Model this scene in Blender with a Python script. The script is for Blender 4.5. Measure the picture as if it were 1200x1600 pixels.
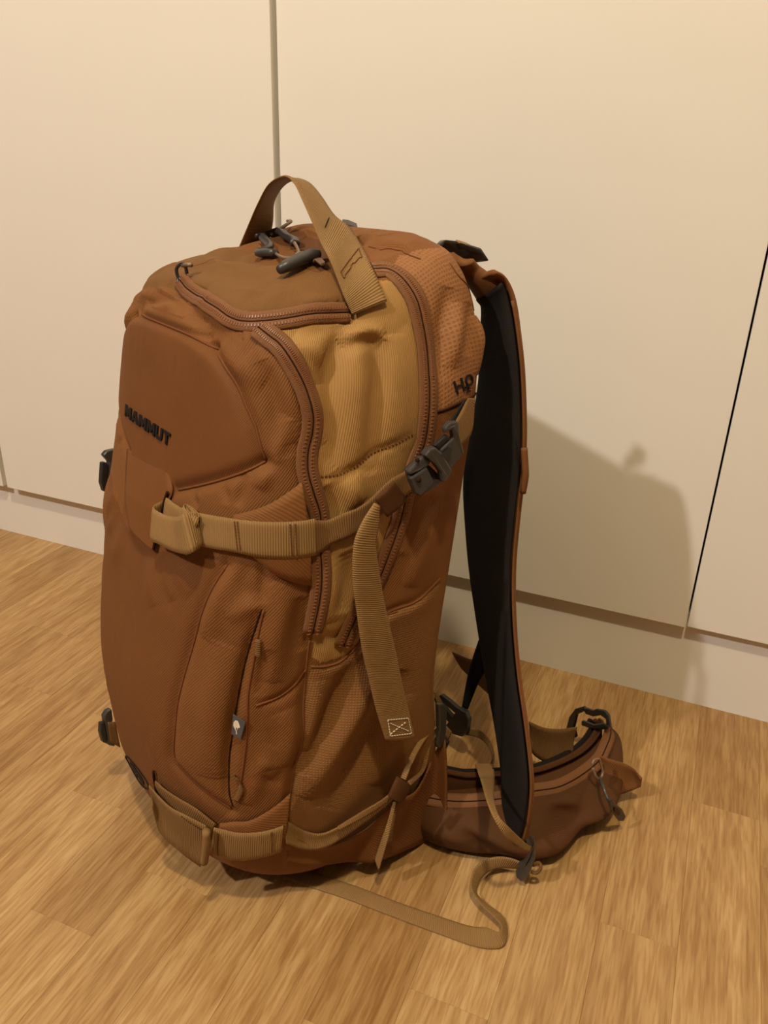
import bpy, bmesh, math, random
import numpy as np
from mathutils import Matrix, Vector
random.seed(7); rng = np.random.default_rng(7)
SC = bpy.context.scene; COL = SC.collection
for o in list(bpy.data.objects): bpy.data.objects.remove(o)

# ---------------------------------------------------------------- camera
cam = bpy.data.cameras.new('camera'); cam.sensor_fit = 'HORIZONTAL'; cam.sensor_width = 36.0
cam.lens = 1269.11 * 36.0 / 1200.0; cam.clip_start = 0.02
co = bpy.data.objects.new('camera', cam); COL.objects.link(co)
RM = [[0.922636, -0.185326, 0.338226], [0.384636, 0.377941, -0.84215], [0.028243, 0.907092, 0.419985]]
mw = Matrix([[*RM[i], (0, 0, 0.6)[i]] for i in range(3)] + [[0, 0, 0, 1]]); co.matrix_world = mw
SC.camera = co
# ---------------------------------------------------------------- world, lamps, exposure
wd = bpy.data.worlds.new('world'); SC.world = wd; wd.use_nodes = True
wd.node_tree.nodes['Background'].inputs[0].default_value = (1.0, 0.88, 0.68, 1)
wd.node_tree.nodes['Background'].inputs[1].default_value = 0.03
def lamp(name, loc, power, rad, col):
    l = bpy.data.lights.new(name, 'POINT'); l.energy = power; l.shadow_soft_size = rad; l.color = col
    o = bpy.data.objects.new(name, l); o.location = loc; COL.objects.link(o); return o
WARM = (1.0, 0.90, 0.68)
lamp('ceiling_lamp_light', (-1.12, -1.08, 2.12), 134, 0.035, (1.0, 0.93, 0.85))
lamp('second_lamp_light', (0.10, -0.25, 2.28), 100, 0.045, (1.0, 0.86, 0.55))
SC.view_settings.view_transform = 'Standard'; SC.view_settings.look = 'None'
SC.view_settings.gamma = 1.0; SC.view_settings.use_curve_mapping = False
SC.view_settings.exposure = 0.0

# ---------------------------------------------------------------- materials
def srgb(r, g, b):
    f = lambda c: (c/255/12.92) if c/255 <= 0.04045 else ((c/255+0.055)/1.055)**2.4
    return (f(r), f(g), f(b), 1)
class NT:
    def __init__(s, name):
        m = bpy.data.materials.new(name); m.use_nodes = True; s.m = m; s.t = m.node_tree
        s.b = s.t.nodes['Principled BSDF']
    def n(s, typ, **kw):
        nd = s.t.nodes.new(typ)
        for k, v in kw.items():
            if k in nd.inputs: nd.inputs[k].default_value = v
            else: setattr(nd, k, v)
        return nd
    def l(s, a, ao, b, bi): s.t.links.new(a.outputs[ao], b.inputs[bi])
def plain(name, col, rough=0.66, spec=0.5, noise=0.0, bump=0.0, scale=40):
    N = NT(name); N.b.inputs['Base Color'].default_value = col; N.b.inputs['Roughness'].default_value = rough
    N.b.inputs['Specular IOR Level'].default_value = spec
    if noise or bump:
        tc = N.n('ShaderNodeTexCoord'); nz = N.n('ShaderNodeTexNoise', Scale=scale, Detail=4.0); N.l(tc, 'Object', nz, 'Vector')
        if noise:
            hs = N.n('ShaderNodeMix', data_type='RGBA'); hs.inputs[6].default_value = [c*(1-noise) for c in col[:3]]+[1]
            hs.inputs[7].default_value = [min(1, c*(1+noise)) for c in col[:3]]+[1]
            N.l(nz, 'Fac', hs, 0); N.l(hs, 2, N.b, 'Base Color')
        if bump:
            bp = N.n('ShaderNodeBump', Strength=bump, Distance=0.001); N.l(nz, 'Fac', bp, 'Height'); N.l(bp, 'Normal', N.b, 'Normal')
    return N.m
def fabric(name, col, weave='twill', period=0.0019, rough=0.7, sheen=0.12, strength=0.5, vary=0.10, spec=0.16):
    """woven cloth: thread relief from the UV map, which is laid out in metres"""
    N = NT(name); b = N.b
    b.inputs['Roughness'].default_value = rough; b.inputs['Specular IOR Level'].default_value = spec
    b.inputs['Sheen Weight'].default_value = sheen; b.inputs['Sheen Roughness'].default_value = 0.5
    b.inputs['Sheen Tint'].default_value = [min(1, c*2.2+0.05) for c in col[:3]]+[1]
    tc = N.n('ShaderNodeTexCoord')
    nz = N.n('ShaderNodeTexNoise', Scale=28.0, Detail=5.0); N.l(tc, 'Object', nz, 'Vector')
    mp = N.n('ShaderNodeMapping'); N.l(tc, 'UV', mp, 'Vector')
    w = 1.0/period/ (2*math.pi) * 2*math.pi / 20.0
    if weave == 'twill':
        mp.inputs['Rotation'].default_value = (0, 0, math.radians(38))
        wv = N.n('ShaderNodeTexWave', Scale=1/period/3.18, Distortion=0.6); wv.inputs['Detail Scale'].default_value = 2.0; wv.bands_direction = 'X'
        N.l(mp, 'Vector', wv, 'Vector'); ho = (wv, 'Fac')
    elif weave == 'ribv':
        mp.inputs['Rotation'].default_value = (0, 0, math.radians(6))
        wv = N.n('ShaderNodeTexWave', Scale=1/period/3.18, Distortion=0.5); wv.bands_direction = 'X'
        N.l(mp, 'Vector', wv, 'Vector'); ho = (wv, 'Fac')
    elif weave == 'rib':
        wv = N.n('ShaderNodeTexWave', Scale=1/period/3.18, Distortion=0.15); wv.bands_direction = 'Y'
        N.l(mp, 'Vector', wv, 'Vector'); ho = (wv, 'Fac')
    elif weave == 'grid':
        w1 = N.n('ShaderNodeTexWave', Scale=1/period/3.18, Distortion=0.2); w1.bands_direction = 'X'
        w2 = N.n('ShaderNodeTexWave', Scale=1/period/3.18, Distortion=0.2); w2.bands_direction = 'Y'
        mp.inputs['Rotation'].default_value = (0, 0, math.radians(8))
        N.l(mp, 'Vector', w1, 'Vector'); N.l(mp, 'Vector', w2, 'Vector')
        mm = N.n('ShaderNodeMath', operation='MULTIPLY'); N.l(w1, 'Fac', mm, 0); N.l(w2, 'Fac', mm, 1); ho = (mm, 0)
    elif weave == 'dimple':
        vo = N.n('ShaderNodeTexVoronoi', Scale=1/period, Randomness=0.12); N.l(mp, 'Vector', vo, 'Vector')
        rp = N.n('ShaderNodeValToRGB'); rp.color_ramp.elements[0].position = 0.22; rp.color_ramp.elements[1].position = 0.42
        N.l(vo, 'Distance', rp, 'Fac'); ho = (rp, 'Color')
    mix = N.n('ShaderNodeMix', data_type='RGBA')
    mix.inputs[6].default_value = [c*(1-vary) for c in col[:3]]+[1]; mix.inputs[7].default_value = [min(1, c*(1+vary)) for c in col[:3]]+[1]
    N.l(nz, 'Fac', mix, 0)
    m2 = N.n('ShaderNodeMix', data_type='RGBA', blend_type='MULTIPLY'); m2.inputs[0].default_value = {'dimple': 0.38}.get(weave, 0.32)
    N.l(mix, 2, m2, 6)
    gr = N.n('ShaderNodeValToRGB'); gr.color_ramp.elements[0].color = (0.45, 0.42, 0.40, 1)
    N.l(ho[0], ho[1], gr, 'Fac'); N.l(gr, 'Color', m2, 7)
    N.l(m2, 2, b, 'Base Color')
    b1 = N.n('ShaderNodeBump', Strength=strength, Distance=0.0004); N.l(ho[0], ho[1], b1, 'Height')
    b2 = N.n('ShaderNodeBump', Strength=0.25, Distance=0.002); N.l(nz, 'Fac', b2, 'Height')
    N.l(b1, 'Normal', b2, 'Normal'); N.l(b2, 'Normal', b, 'Normal')
    return N.m
M = {}
M['brown'] = fabric('brown_twill', srgb(122, 78, 42), rough=0.68, sheen=0.12)
M['logo_panel'] = fabric('smooth_brown_twill', srgb(112, 69, 35), period=0.0014, strength=0.25, rough=0.66, sheen=0.12)
M['front'] = fabric('front_twill', srgb(112, 70, 37), period=0.0018, strength=0.4)
M['tan'] = fabric('tan_twill', srgb(164, 124, 74), weave='ribv', period=0.0017, rough=0.66, sheen=0.15)
M['lid'] = fabric('lid_twill', srgb(114, 78, 42), period=0.0015, strength=0.3, rough=0.68, sheen=0.12)
M['dimple'] = fabric('dimpled_fabric', srgb(144, 97, 61), weave='dimple', period=0.0031, rough=0.6, sheen=0.1)
M['coarse'] = fabric('coarse_weave', srgb(132, 91, 53), weave='grid', period=0.0021, rough=0.68, strength=0.8)
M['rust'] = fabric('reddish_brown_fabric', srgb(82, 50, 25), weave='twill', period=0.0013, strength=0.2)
M['cover'] = fabric('strap_cover_fabric', srgb(118, 75, 41), period=0.0013, strength=0.2)
M['web'] = fabric('tan_webbing', srgb(142, 109, 68), weave='rib', period=0.0017, rough=0.68, strength=0.9)
M['webd'] = fabric('brown_webbing', srgb(124, 90, 54), weave='rib', period=0.0017, rough=0.6, strength=0.8)
M['tape'] = fabric('zipper_tape', srgb(124, 83, 54), weave='grid', period=0.0013, rough=0.65, strength=0.3)
M['foam'] = fabric('black_foam_mesh', srgb(34, 30, 28), weave='grid', period=0.0022, rough=0.85, sheen=0.0, strength=0.2, spec=0.15)
M['teeth'] = plain('zipper_teeth', srgb(126, 81, 53), 0.4)
M['slit'] = plain('dark_thread_and_slit_shade', srgb(46, 24, 16), 0.9, 0.1)  # dark stitching thread; also paints in the shade of slits, creases and holes
M['thread'] = plain('seam_thread', srgb(112, 66, 36), 0.8, 0.2)
M['plastic'] = plain('dark_grey_plastic', srgb(58, 54, 52), 0.38, 0.5, bump=0.15, scale=900)
M['plastic2'] = plain('black_plastic', srgb(38, 36, 36), 0.35, 0.5)
M['metal'] = plain('brown_coated_metal', srgb(116, 92, 72), 0.35, 0.6)
M['ink'] = plain('black_print', srgb(26, 20, 20), 0.7, 0.2)
M['tag'] = plain('grey_woven_label', srgb(84, 84, 88), 0.8, 0.2, noise=0.15, scale=500)
M['white'] = plain('white_print', srgb(235, 222, 205), 0.7, 0.2)
M['door'] = plain('white_foil', srgb(226, 219, 211), 0.42, 0.35, noise=0.012, bump=0.02, scale=12)
M['carcass'] = plain('white_board', srgb(200, 194, 186), 0.5, 0.3)
M['dark'] = plain('unlit_inside', srgb(60, 54, 48), 0.8, 0.1)
M['paint'] = plain('warm_grey_paint', srgb(134, 128, 119), 0.8, 0.2, bump=0.05, scale=60)  # white lowered to grey so the unseen walls and ceiling bounce less light
M['lampglass'] = plain('lamp_base_metal', srgb(220, 216, 210), 0.4, 0.5)
def wood():
    N = NT('oak_parquet'); b = N.b
    b.inputs['Roughness'].default_value = 0.36; b.inputs['Specular IOR Level'].default_value = 0.45
    tc = N.n('ShaderNodeTexCoord'); oi = N.n('ShaderNodeObjectInfo')
    mu = N.n('ShaderNodeVectorMath', operation='SCALE'); cx = N.n('ShaderNodeCombineXYZ')
    for k in range(3): N.l(oi, 'Random', cx, k)
    N.l(cx, 0, mu, 0); mu.inputs['Scale'].default_value = 37.0
    ad = N.n('ShaderNodeVectorMath', operation='ADD'); N.l(tc, 'Object', ad, 0); N.l(mu, 0, ad, 1)
    mp = N.n('ShaderNodeMapping'); mp.inputs['Scale'].default_value = (1, 0.13, 1); N.l(ad, 0, mp, 'Vector')
    n1 = N.n('ShaderNodeTexNoise', Scale=24.0, Detail=5.0, Distortion=0.9); N.l(mp, 'Vector', n1, 'Vector')      # broad figure
    # cathedral rings: stretched noise used as phase
    ml = N.n('ShaderNodeMath', operation='MULTIPLY'); N.l(n1, 'Fac', ml, 0); ml.inputs[1].default_value = 30.0
    sn = N.n('ShaderNodeMath', operation='SINE'); N.l(ml, 0, sn, 0)
    r1 = N.n('ShaderNodeMapRange'); N.l(sn, 0, r1, 'Value'); r1.inputs['From Min'].default_value = -0.2; r1.inputs['From Max'].default_value = 1.0
    mp2 = N.n('ShaderNodeMapping'); mp2.inputs['Scale'].default_value = (1, 0.075, 1); N.l(ad, 0, mp2, 'Vector')
    n2 = N.n('ShaderNodeTexNoise', Scale=430.0, Detail=3.0); N.l(mp2, 'Vector', n2, 'Vector')                     # pores
    r2 = N.n('ShaderNodeMapRange'); N.l(n2, 'Fac', r2, 'Value'); r2.inputs['From Min'].default_value = 0.42; r2.inputs['From Max'].default_value = 0.62
    base = N.n('ShaderNodeMix', data_type='RGBA'); base.inputs[6].default_value = srgb(190, 156, 108); base.inputs[7].default_value = srgb(166, 130, 84)
    N.l(oi, 'Random', base, 0)
    m1 = N.n('ShaderNodeMix', data_type='RGBA', blend_type='MULTIPLY'); N.l(base, 2, m1, 6); m1.inputs[7].default_value = (0.74, 0.64, 0.54, 1)
    mm = N.n('ShaderNodeMath', operation='MULTIPLY'); N.l(r1, 0, mm, 0); mm.inputs[1].default_value = 0.42; N.l(mm, 0, m1, 0)
    m2 = N.n('ShaderNodeMix', data_type='RGBA', blend_type='MULTIPLY'); N.l(m1, 2, m2, 6); m2.inputs[7].default_value = (0.72, 0.60, 0.48, 1)
    m3 = N.n('ShaderNodeMath', operation='MULTIPLY'); N.l(r2, 0, m3, 0); m3.inputs[1].default_value = 0.72; N.l(m3, 0, m2, 0)
    mp3 = N.n('ShaderNodeMapping'); mp3.inputs['Scale'].default_value = (1, 0.05, 1); N.l(ad, 0, mp3, 'Vector')
    n3 = N.n('ShaderNodeTexNoise', Scale=110.0, Detail=3.0); N.l(mp3, 'Vector', n3, 'Vector')
    m4 = N.n('ShaderNodeMix', data_type='RGBA', blend_type='MULTIPLY'); m4.inputs[0].default_value = 1.0; N.l(m2, 2, m4, 6)
    r4 = N.n('ShaderNodeValToRGB'); r4.color_ramp.elements[0].position = .35; r4.color_ramp.elements[1].position = .65; r4.color_ramp.elements[0].color = (.80, .74, .66, 1); r4.color_ramp.elements[1].color = (1, 1, 1, 1)
    N.l(n3, 'Fac', r4, 'Fac'); N.l(r4, 'Color', m4, 7); N.l(m4, 2, b, 'Base Color')
    bp = N.n('ShaderNodeBump', Strength=0.12, Distance=0.0005); bp.invert = True; N.l(r2, 0, bp, 'Height'); N.l(bp, 'Normal', b, 'Normal')
    return N.m
M['wood'] = wood()

# ---------------------------------------------------------------- mesh helpers
def mesh_obj(name, verts, faces, mat, parent=None, smooth=True, uv=None, normals=None):
    me = bpy.data.meshes.new(name)
    verts = np.asarray(verts, dtype=float)
    me.from_pydata([tuple(v) for v in verts], [], [tuple(int(i) for i in f) for f in faces])
    if smooth: me.polygons.foreach_set('use_smooth', [True]*len(me.polygons))
    if uv is not None:
        ul = me.uv_layers.new(name='UVMap'); li = np.zeros(len(me.loops), dtype=np.int64); me.loops.foreach_get('vertex_index', li)
        ul.data.foreach_set('uv', np.asarray(uv, dtype=np.float32)[li].ravel())
    me.materials.append(mat); me.update()
    if normals is not None: me.normals_split_custom_set_from_vertices([tuple(n) for n in normals])
    o = bpy.data.objects.new(name, me); COL.objects.link(o)
    if parent is not None: o.parent = parent
    return o
def tag(o, label=None, cat=None, group=None, kind=None):
    if label: o['label'] = label
    if cat: o['category'] = cat
    if group: o['group'] = group
    if kind: o['kind'] = kind
    return o
def boxes(name, lst, mat, parent=None, bevel=0.0, smooth=False):
    V = []; Fc = []
    for (x0, x1, y0, y1, z0, z1) in lst:
        k = len(V); V += [(x0,y0,z0),(x1,y0,z0),(x1,y1,z0),(x0,y1,z0),(x0,y0,z1),(x1,y0,z1),(x1,y1,z1),(x0,y1,z1)]
        Fc += [(k+a,k+b,k+c,k+d) for a,b,c,d in ((0,3,2,1),(4,5,6,7),(0,1,5,4),(1,2,6,5),(2,3,7,6),(3,0,4,7))]
    o = mesh_obj(name, V, Fc, mat, parent, smooth)
    if bevel:
        m = o.modifiers.new('bevel', 'BEVEL'); m.width = bevel; m.segments = 2; m.limit_method = 'ANGLE'
    return o
def unit(v):
    v = np.asarray(v, float); return v/np.maximum(np.linalg.norm(v, axis=-1, keepdims=True), 1e-12)
def cr(P, n):
    """smooth curve through the points P, resampled evenly"""
    P = np.asarray(P, float)
    if len(P) == 2:
        return P[0]+(P[1]-P[0])*np.linspace(0, 1, n)[:, None]
    Q = np.vstack([2*P[0]-P[1], P, 2*P[-1]-P[-2]]); out = []
    for i in range(1, len(Q)-2):
        p0, p1, p2, p3 = Q[i-1:i+3]
        for t in np.linspace(0, 1, 14, endpoint=False):
            out.append(.5*((2*p1)+(-p0+p2)*t+(2*p0-5*p1+4*p2-p3)*t*t+(-p0+3*p1-3*p2+p3)*t**3))
    out.append(P[-1]); out = np.array(out)
    L = np.r_[0, np.cumsum(np.linalg.norm(np.diff(out, axis=0), axis=1))]; q = np.linspace(0, L[-1], n)
    return np.stack([np.interp(q, L, out[:, k]) for k in range(out.shape[1])], 1)
def cr2(A, B, n):
    """two edges given by matching points, resampled with one shared parameter"""
    A = np.asarray(A, float); B = np.asarray(B, float); return [x for x in np.split(cr(np.hstack([A, B]), n), 2, axis=1)]
def sheet(name, Rw, th, mat, parent, two_sided_normal=None, uv=True, edge_round=True):
    """a strip of cloth: Rw (n, m, 3) is its mid surface, th its thickness; closed solid"""
    Rw = np.asarray(Rw, float); n, m = Rw.shape[:2]
    T = np.gradient(Rw, axis=0); Wd = np.gradient(Rw, axis=1); N = unit(np.cross(T, Wd))
    tt = np.ones(m)*th/2
    if edge_round and m > 3: tt[0] *= .35; tt[-1] *= .35
    top = Rw+N*tt[None, :, None]; bot = Rw-N*tt[None, :, None]
    V = np.concatenate([top.reshape(-1, 3), bot.reshape(-1, 3)]); K = n*m; Fc = []
    for i in range(n-1):
        for j in range(m-1):
            a = i*m+j; Fc.append((a, a+1, a+m+1, a+m)); Fc.append((K+a, K+a+m, K+a+m+1, K+a+1))
        Fc.append((i*m, (i+1)*m, K+(i+1)*m, K+i*m)); a = i*m+m-1; Fc.append((a, K+a, K+a+m, a+m))
    for j in range(m-1):
        Fc.append((j, K+j, K+j+1, j+1)); a = (n-1)*m+j; Fc.append((a, a+1, K+a+1, K+a))
    lu = np.r_[0, np.cumsum(np.linalg.norm(np.diff(Rw, axis=1).mean(0), axis=1))]
    lv = np.r_[0, np.cumsum(np.linalg.norm(np.diff(Rw, axis=0).mean(1), axis=1))]
    U = np.stack(np.meshgrid(lu, lv), -1).reshape(-1, 2)
    return mesh_obj(name, V, Fc, mat, parent, True, np.concatenate([U, U]))
def band(name, A, B, th, mat, parent, n=60, m=8, dome=0.0, lab=None):
    """strap hanging free, from its two edges"""
    a, b = cr2(A, B, n); t = np.linspace(0, 1, m)[None, :, None]
    Rw = a[:, None]*(1-t)+b[:, None]*t
    if dome:
        N = unit(np.cross(np.gradient((a+b)/2, axis=0), b-a)); Rw = Rw+N[:, None]*(4*t*(1-t))*dome
    o = sheet(name, Rw, th, mat, parent); tag(o, lab); return o
def tube(name, P, r, mat, parent, n=None, seg=8, closed=False):
    P = np.asarray(P, float)
    if n: P = cr(P, n)
    k = len(P); T = unit(np.gradient(P, axis=0))
    ref = np.array([0, 0, 1.0]) if abs(T[0][2]) < .9 else np.array([1.0, 0, 0])
    N = unit(np.cross(T[0], ref)); fr = []
    for i in range(k):
        N = unit(N-T[i]*N.dot(T[i])); fr.append((N, np.cross(T[i], N)))
    rr = np.broadcast_to(np.asarray(r, float), (k,)); V = []; Fc = []
    for i in range(k):
        for s in range(seg):
            a = 2*math.pi*s/seg; V.append(P[i]+rr[i]*(math.cos(a)*fr[i][0]+math.sin(a)*fr[i][1]))
    for i in range(k-1 if not closed else k):
        for s in range(seg):
            j = (i+1) % k; Fc.append((i*seg+s, i*seg+(s+1) % seg, j*seg+(s+1) % seg, j*seg+s))
    if not closed: Fc.append(tuple(range(seg))[::-1]); Fc.append(tuple((k-1)*seg+s for s in range(seg)))
    return mesh_obj(name, V, Fc, mat, parent, True)
def slab(name, P, d, th, mat, parent, bevel=0.0006, lab=None, shift=0.0):
    """an outline P (closed polygon in space) given thickness th along direction d"""
    P = np.asarray(P, float); d = unit(d); P = P+d*shift; n = len(P); V = np.concatenate([P, P+d*th])
    me_f = [tuple(range(n))[::-1], tuple(range(n, 2*n))]+[(i, (i+1) % n, n+(i+1) % n, n+i) for i in range(n)]
    o = mesh_obj(name, V, me_f, mat, parent, False)
    bm = bmesh.new(); bm.from_mesh(o.data); bmesh.ops.recalc_face_normals(bm, faces=bm.faces); bm.to_mesh(o.data); bm.free()
    if bevel:
        mo = o.modifiers.new('bevel', 'BEVEL'); mo.width = bevel; mo.segments = 2; mo.limit_method = 'ANGLE'; mo.angle_limit = 0.5
    tag(o, lab); return o

# ================================================================= the room
YW = 0.866                      # plinth face; doors stand 20 mm proud of it
YD = 0.854
floor = tag(boxes('floor', [(-3.6, 3.4, -4.2, 1.45, -.06, -.0085)], M['wood']), 'oak parquet floor of short strips in front of the wardrobe', kind='structure')
PW = 0.0635
def plank(x0, x1, y0, y1):
    g = 0.00004; e = 0.00022; cx, cy = (x0+x1)/2, (y0+y1)/2; dz = random.uniform(-.00008, .00008)
    a, b = (x1-x0)/2-g, (y1-y0)/2-g
    V = [(-a,-b,-.008),(a,-b,-.008),(a,b,-.008),(-a,b,-.008),(-a,-b,-e),(a,-b,-e),(a,b,-e),(-a,b,-e),(-a+e,-b+e,0),(a-e,-b+e,0),(a-e,b-e,0),(-a+e,b-e,0)]
    Fc = [(0,3,2,1),(0,1,5,4),(1,2,6,5),(2,3,7,6),(3,0,4,7),(4,5,9,8),(5,6,10,9),(6,7,11,10),(7,4,8,11),(8,9,10,11)]
    o = mesh_obj('plank', V, Fc, M['wood'], floor, False); o.location = (cx, cy, dz)
fixed = {-8: [.457], -7: [.336, .700], -6: [.407, .655], -5: [.58, .25], -4: [.30, .72], -3: [.345, .60], 0: [.52], 1: [.412, .70], 2: [.64, .36], 3: [.30, .715], 4: [.43], -9: [.56], -10: [.33, .69]}
for k in range(-21, 15):
    x0 = k*PW; js = sorted(fixed.get(k, []))
    js = js or [random.uniform(.3, .75)]
    y = js[0]
    ys = [YW+.01]+js[::-1]
    while y > -.75: y -= random.uniform(.22, .50); ys.append(y)
    for a, b in zip(ys[1:], ys[:-1]):
        if b-a > .03: plank(x0, x0+PW, a, b)
tag(boxes('floor_beyond', [(-3.6, -21*PW, -4.2, YW, -.008, -.0003), (15*PW, 3.4, -4.2, YW, -.008, -.0003), (-21*PW, 15*PW, -4.2, -1.25, -.008, -.0003)], M['wood'], floor), kind='stuff')
tag(boxes('wall_left', [(-3.7, -3.6, -4.2, 1.5, 0, 2.5)], M['paint']), kind='structure')
tag(boxes('wall_right', [(3.4, 3.5, -4.2, 1.5, 0, 2.5)], M['paint']), kind='structure')
tag(boxes('wall_front', [(-3.7, 3.5, -4.3, -4.2, 0, 2.5)], M['paint']), kind='structure')
tag(boxes('wall_back', [(-3.7, 3.5, 1.45, 1.55, 0, 2.5)], M['paint']), kind='structure')
tag(boxes('ceiling', [(-3.7, 3.5, -4.3, 1.5, 2.5, 2.6)], M['paint']), kind='structure')
# wardrobe
wr = bpy.data.objects.new('wardrobe', None); COL.objects.link(wr); wr.location = (-.25, YW, 0)
tag(wr, 'tall white wardrobe with flat handleless doors standing behind the backpack', 'wardrobe')
def wbox(name, lst, mat, bevel=0.0):
    return boxes(name, [(a+.25, b+.25, c-YW, d-YW, e, f) for a, b, c, d, e, f in lst], mat, wr, bevel)
S1a, S1b = -.4838, -.4796
wbox('door', [(-.969, S1a, YD-.006, YD+.012, .0905, 2.36)], M['door'], .0008)
wbox('door', [(S1b, .0274, YD, YD+.018, .1055, 2.36)], M['door'], .0008)
wbox('door', [(.0294, .560, YD, YD+.018, .1075, 2.36)], M['door'], .0008)
wbox('door', [(-1.47, -.978, YD-.006, YD+.012, .0905, 2.36)], M['door'], .0008)
wbox('door', [(.563, 1.06, YD, YD+.018, .1125, 2.36)], M['door'], .0008)
wbox('plinth', [(-1.50, 1.08, YW, YW+.018, 0, .118)], M['door'])
wbox('side_panel', [(-1.50, -1.482, YW, 1.43, .0, 2.38)], M['carcass'])
wbox('side_panel', [(1.08, 1.098, YW, 1.43, .0, 2.38)], M['carcass'])
for x in (-.9735, -.4775, .5615): wbox('divider_panel', [(x-.018, x+.018, YD+.019, 1.41, .118, 2.36)], M['carcass'])
wbox('back_panel', [(-1.48, 1.08, 1.41, 1.43, .118, 2.36)], M['dark'])
wbox('bottom_panel', [(-1.48, 1.08, YW+.02, 1.41, .105, .122)], M['carcass'])
wbox('top_panel', [(-1.50, 1.098, YW, 1.43, 2.362, 2.38)], M['carcass'])
# lamps as objects (both out of frame)
for nm, (x, y, z) in (('ceiling_lamp', (-1.12, -1.08, 2.12)), ('ceiling_lamp', (0.10, -0.25, 2.28))):
    r_ = bpy.data.objects.new(nm, None); COL.objects.link(r_); r_.location = (x, y, 2.5)
    tag(r_, 'white ceiling lamp with bare bulb '+('off to the left' if x < 0 else 'overhead'), 'lamp')
    tube('rose', [(0, 0, 0), (0, 0, -.03)], .05, M['lampglass'], r_, seg=24)
    tube('cord', [(0, 0, -.03), (0, 0, z-2.5+.12)], .003, M['lampglass'], r_)
    tube('socket', [(0, 0, z-2.5+.12), (0, 0, z-2.5+.075)], .018, M['lampglass'], r_, seg=16)

# ================================================================= the backpack
O=np.array([-.280,.622]); EU=np.array([.848,-.530]); EV=np.array([.530,.848])
# keys over s-level: profile height fraction W(0..1) -> half width, front v, back v
KW=[0,.03,.09,.18,.35,.55,.75,.86,.93,.975,1.0]
KA=[.098,.125,.140,.146,.150,.150,.144,.136,.125,.112,.092]
KF=[-.140,-.174,-.208,-.226,-.230,-.212,-.186,-.177,-.171,-.162,-.142]
KB=[-.005,.006,.010,.010,-.002,.008,.026,.034,.030,.020,.002]
def interp(x,k,v):
    # monotone-ish cubic (pchip) interpolation
    k=np.array(k,float); v=np.array(v,float); h=np.diff(k); d=np.diff(v)/h
    m=np.zeros(len(k)); m[1:-1]=np.where(d[1:]*d[:-1]>0,2*d[1:]*d[:-1]/(d[1:]+d[:-1]+1e-12),0); m[0]=d[0]; m[-1]=d[-1]
    i=np.clip(np.searchsorted(k,x)-1,0,len(k)-2); t=(x-k[i])/h[i]
    return (v[i]*(1+2*t)*(1-t)**2+m[i]*h[i]*t*(1-t)**2+v[i+1]*t*t*(3-2*t)+m[i+1]*h[i]*t*t*(t-1))
def htop(u,v):
    return .535-.014/(1+np.exp((v+.018)/.008))-.17*.02*np.log1p(np.exp(-(v+.03)/.02))
def ring(a,vf,vb,M,nf=2.9,nb=8,vc=-.085):
    t=np.linspace(0,np.pi,721); s,c=np.sin(t),np.cos(t)
    n=np.where(c>0,nf,nb)
    uu=a*np.abs(s)**(2/n); vv=np.where(c>0,vc-(vc-vf)*np.abs(c)**(2/n),vc+(vb-vc)*np.abs(c)**(2/n))
    L=np.r_[0,np.cumsum(np.hypot(np.diff(uu),np.diff(vv)))]; q=np.linspace(0,L[-1],M)
    return np.interp(q,L,uu),np.interp(q,L,vv)
def base(MH,NS):
    """grid over half perimeter (0 front centre .. 1 back centre) and level; returns local coords (levels, M, 3), both halves, closed"""
    # levels: bottom cap, wall, top cap
    P=[]; 
    Wl=np.concatenate([np.linspace(0,.12,NS*18//100),np.linspace(.12,.85,NS*58//100)[1:],np.linspace(.85,1,NS*24//100+1)[1:]])
    rows=[]
    for W in Wl:
        a=interp(W,KW,KA);vf=interp(W,KW,KF);vb=interp(W,KW,KB)
        uu,vv=ring(a,vf,vb,MH,2.75+.95*min(1,max(0,(W-.4)/.3))); rows.append(np.stack([uu,vv,W*htop(uu,vv)],1))
    def capr(row,lift,k):
        out=[]
        c=row.copy(); vm=row[:,1].mean()
        for j in range(1,k+1):
            q=1-j/k
            rr=row.copy(); rr[:,0]=row[:,0]*q; rr[:,1]=vm+(row[:,1]-vm)*q
            if lift>0: rr[:,2]=htop(rr[:,0],rr[:,1])+lift*(1-q*q)
            else: rr[:,2]=0*rr[:,2]
            out.append(rr)
        return out
    bot=capr(rows[0],0,NS//25)[::-1]; top=capr(rows[-1],.002,NS//10)
    G=np.array(bot+rows+top)                # levels, MH, 3
    G[...,2]+=.045*G[...,0]*G[...,2]/.53
    mir=G[:,1:-1][:,::-1].copy(); mir[...,2]-=.09*mir[...,0]*mir[...,2]/.53; mir[...,0]*=-1
    return G,np.concatenate([G,mir],1)      # ring: 0..MH-1 right half, then left half back to front
def world(L):
    L=np.asarray(L); xy=O+L[...,0:1]*EU+L[...,1:2]*EV
    return np.concatenate([xy,L[...,2:3]],-1)

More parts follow.
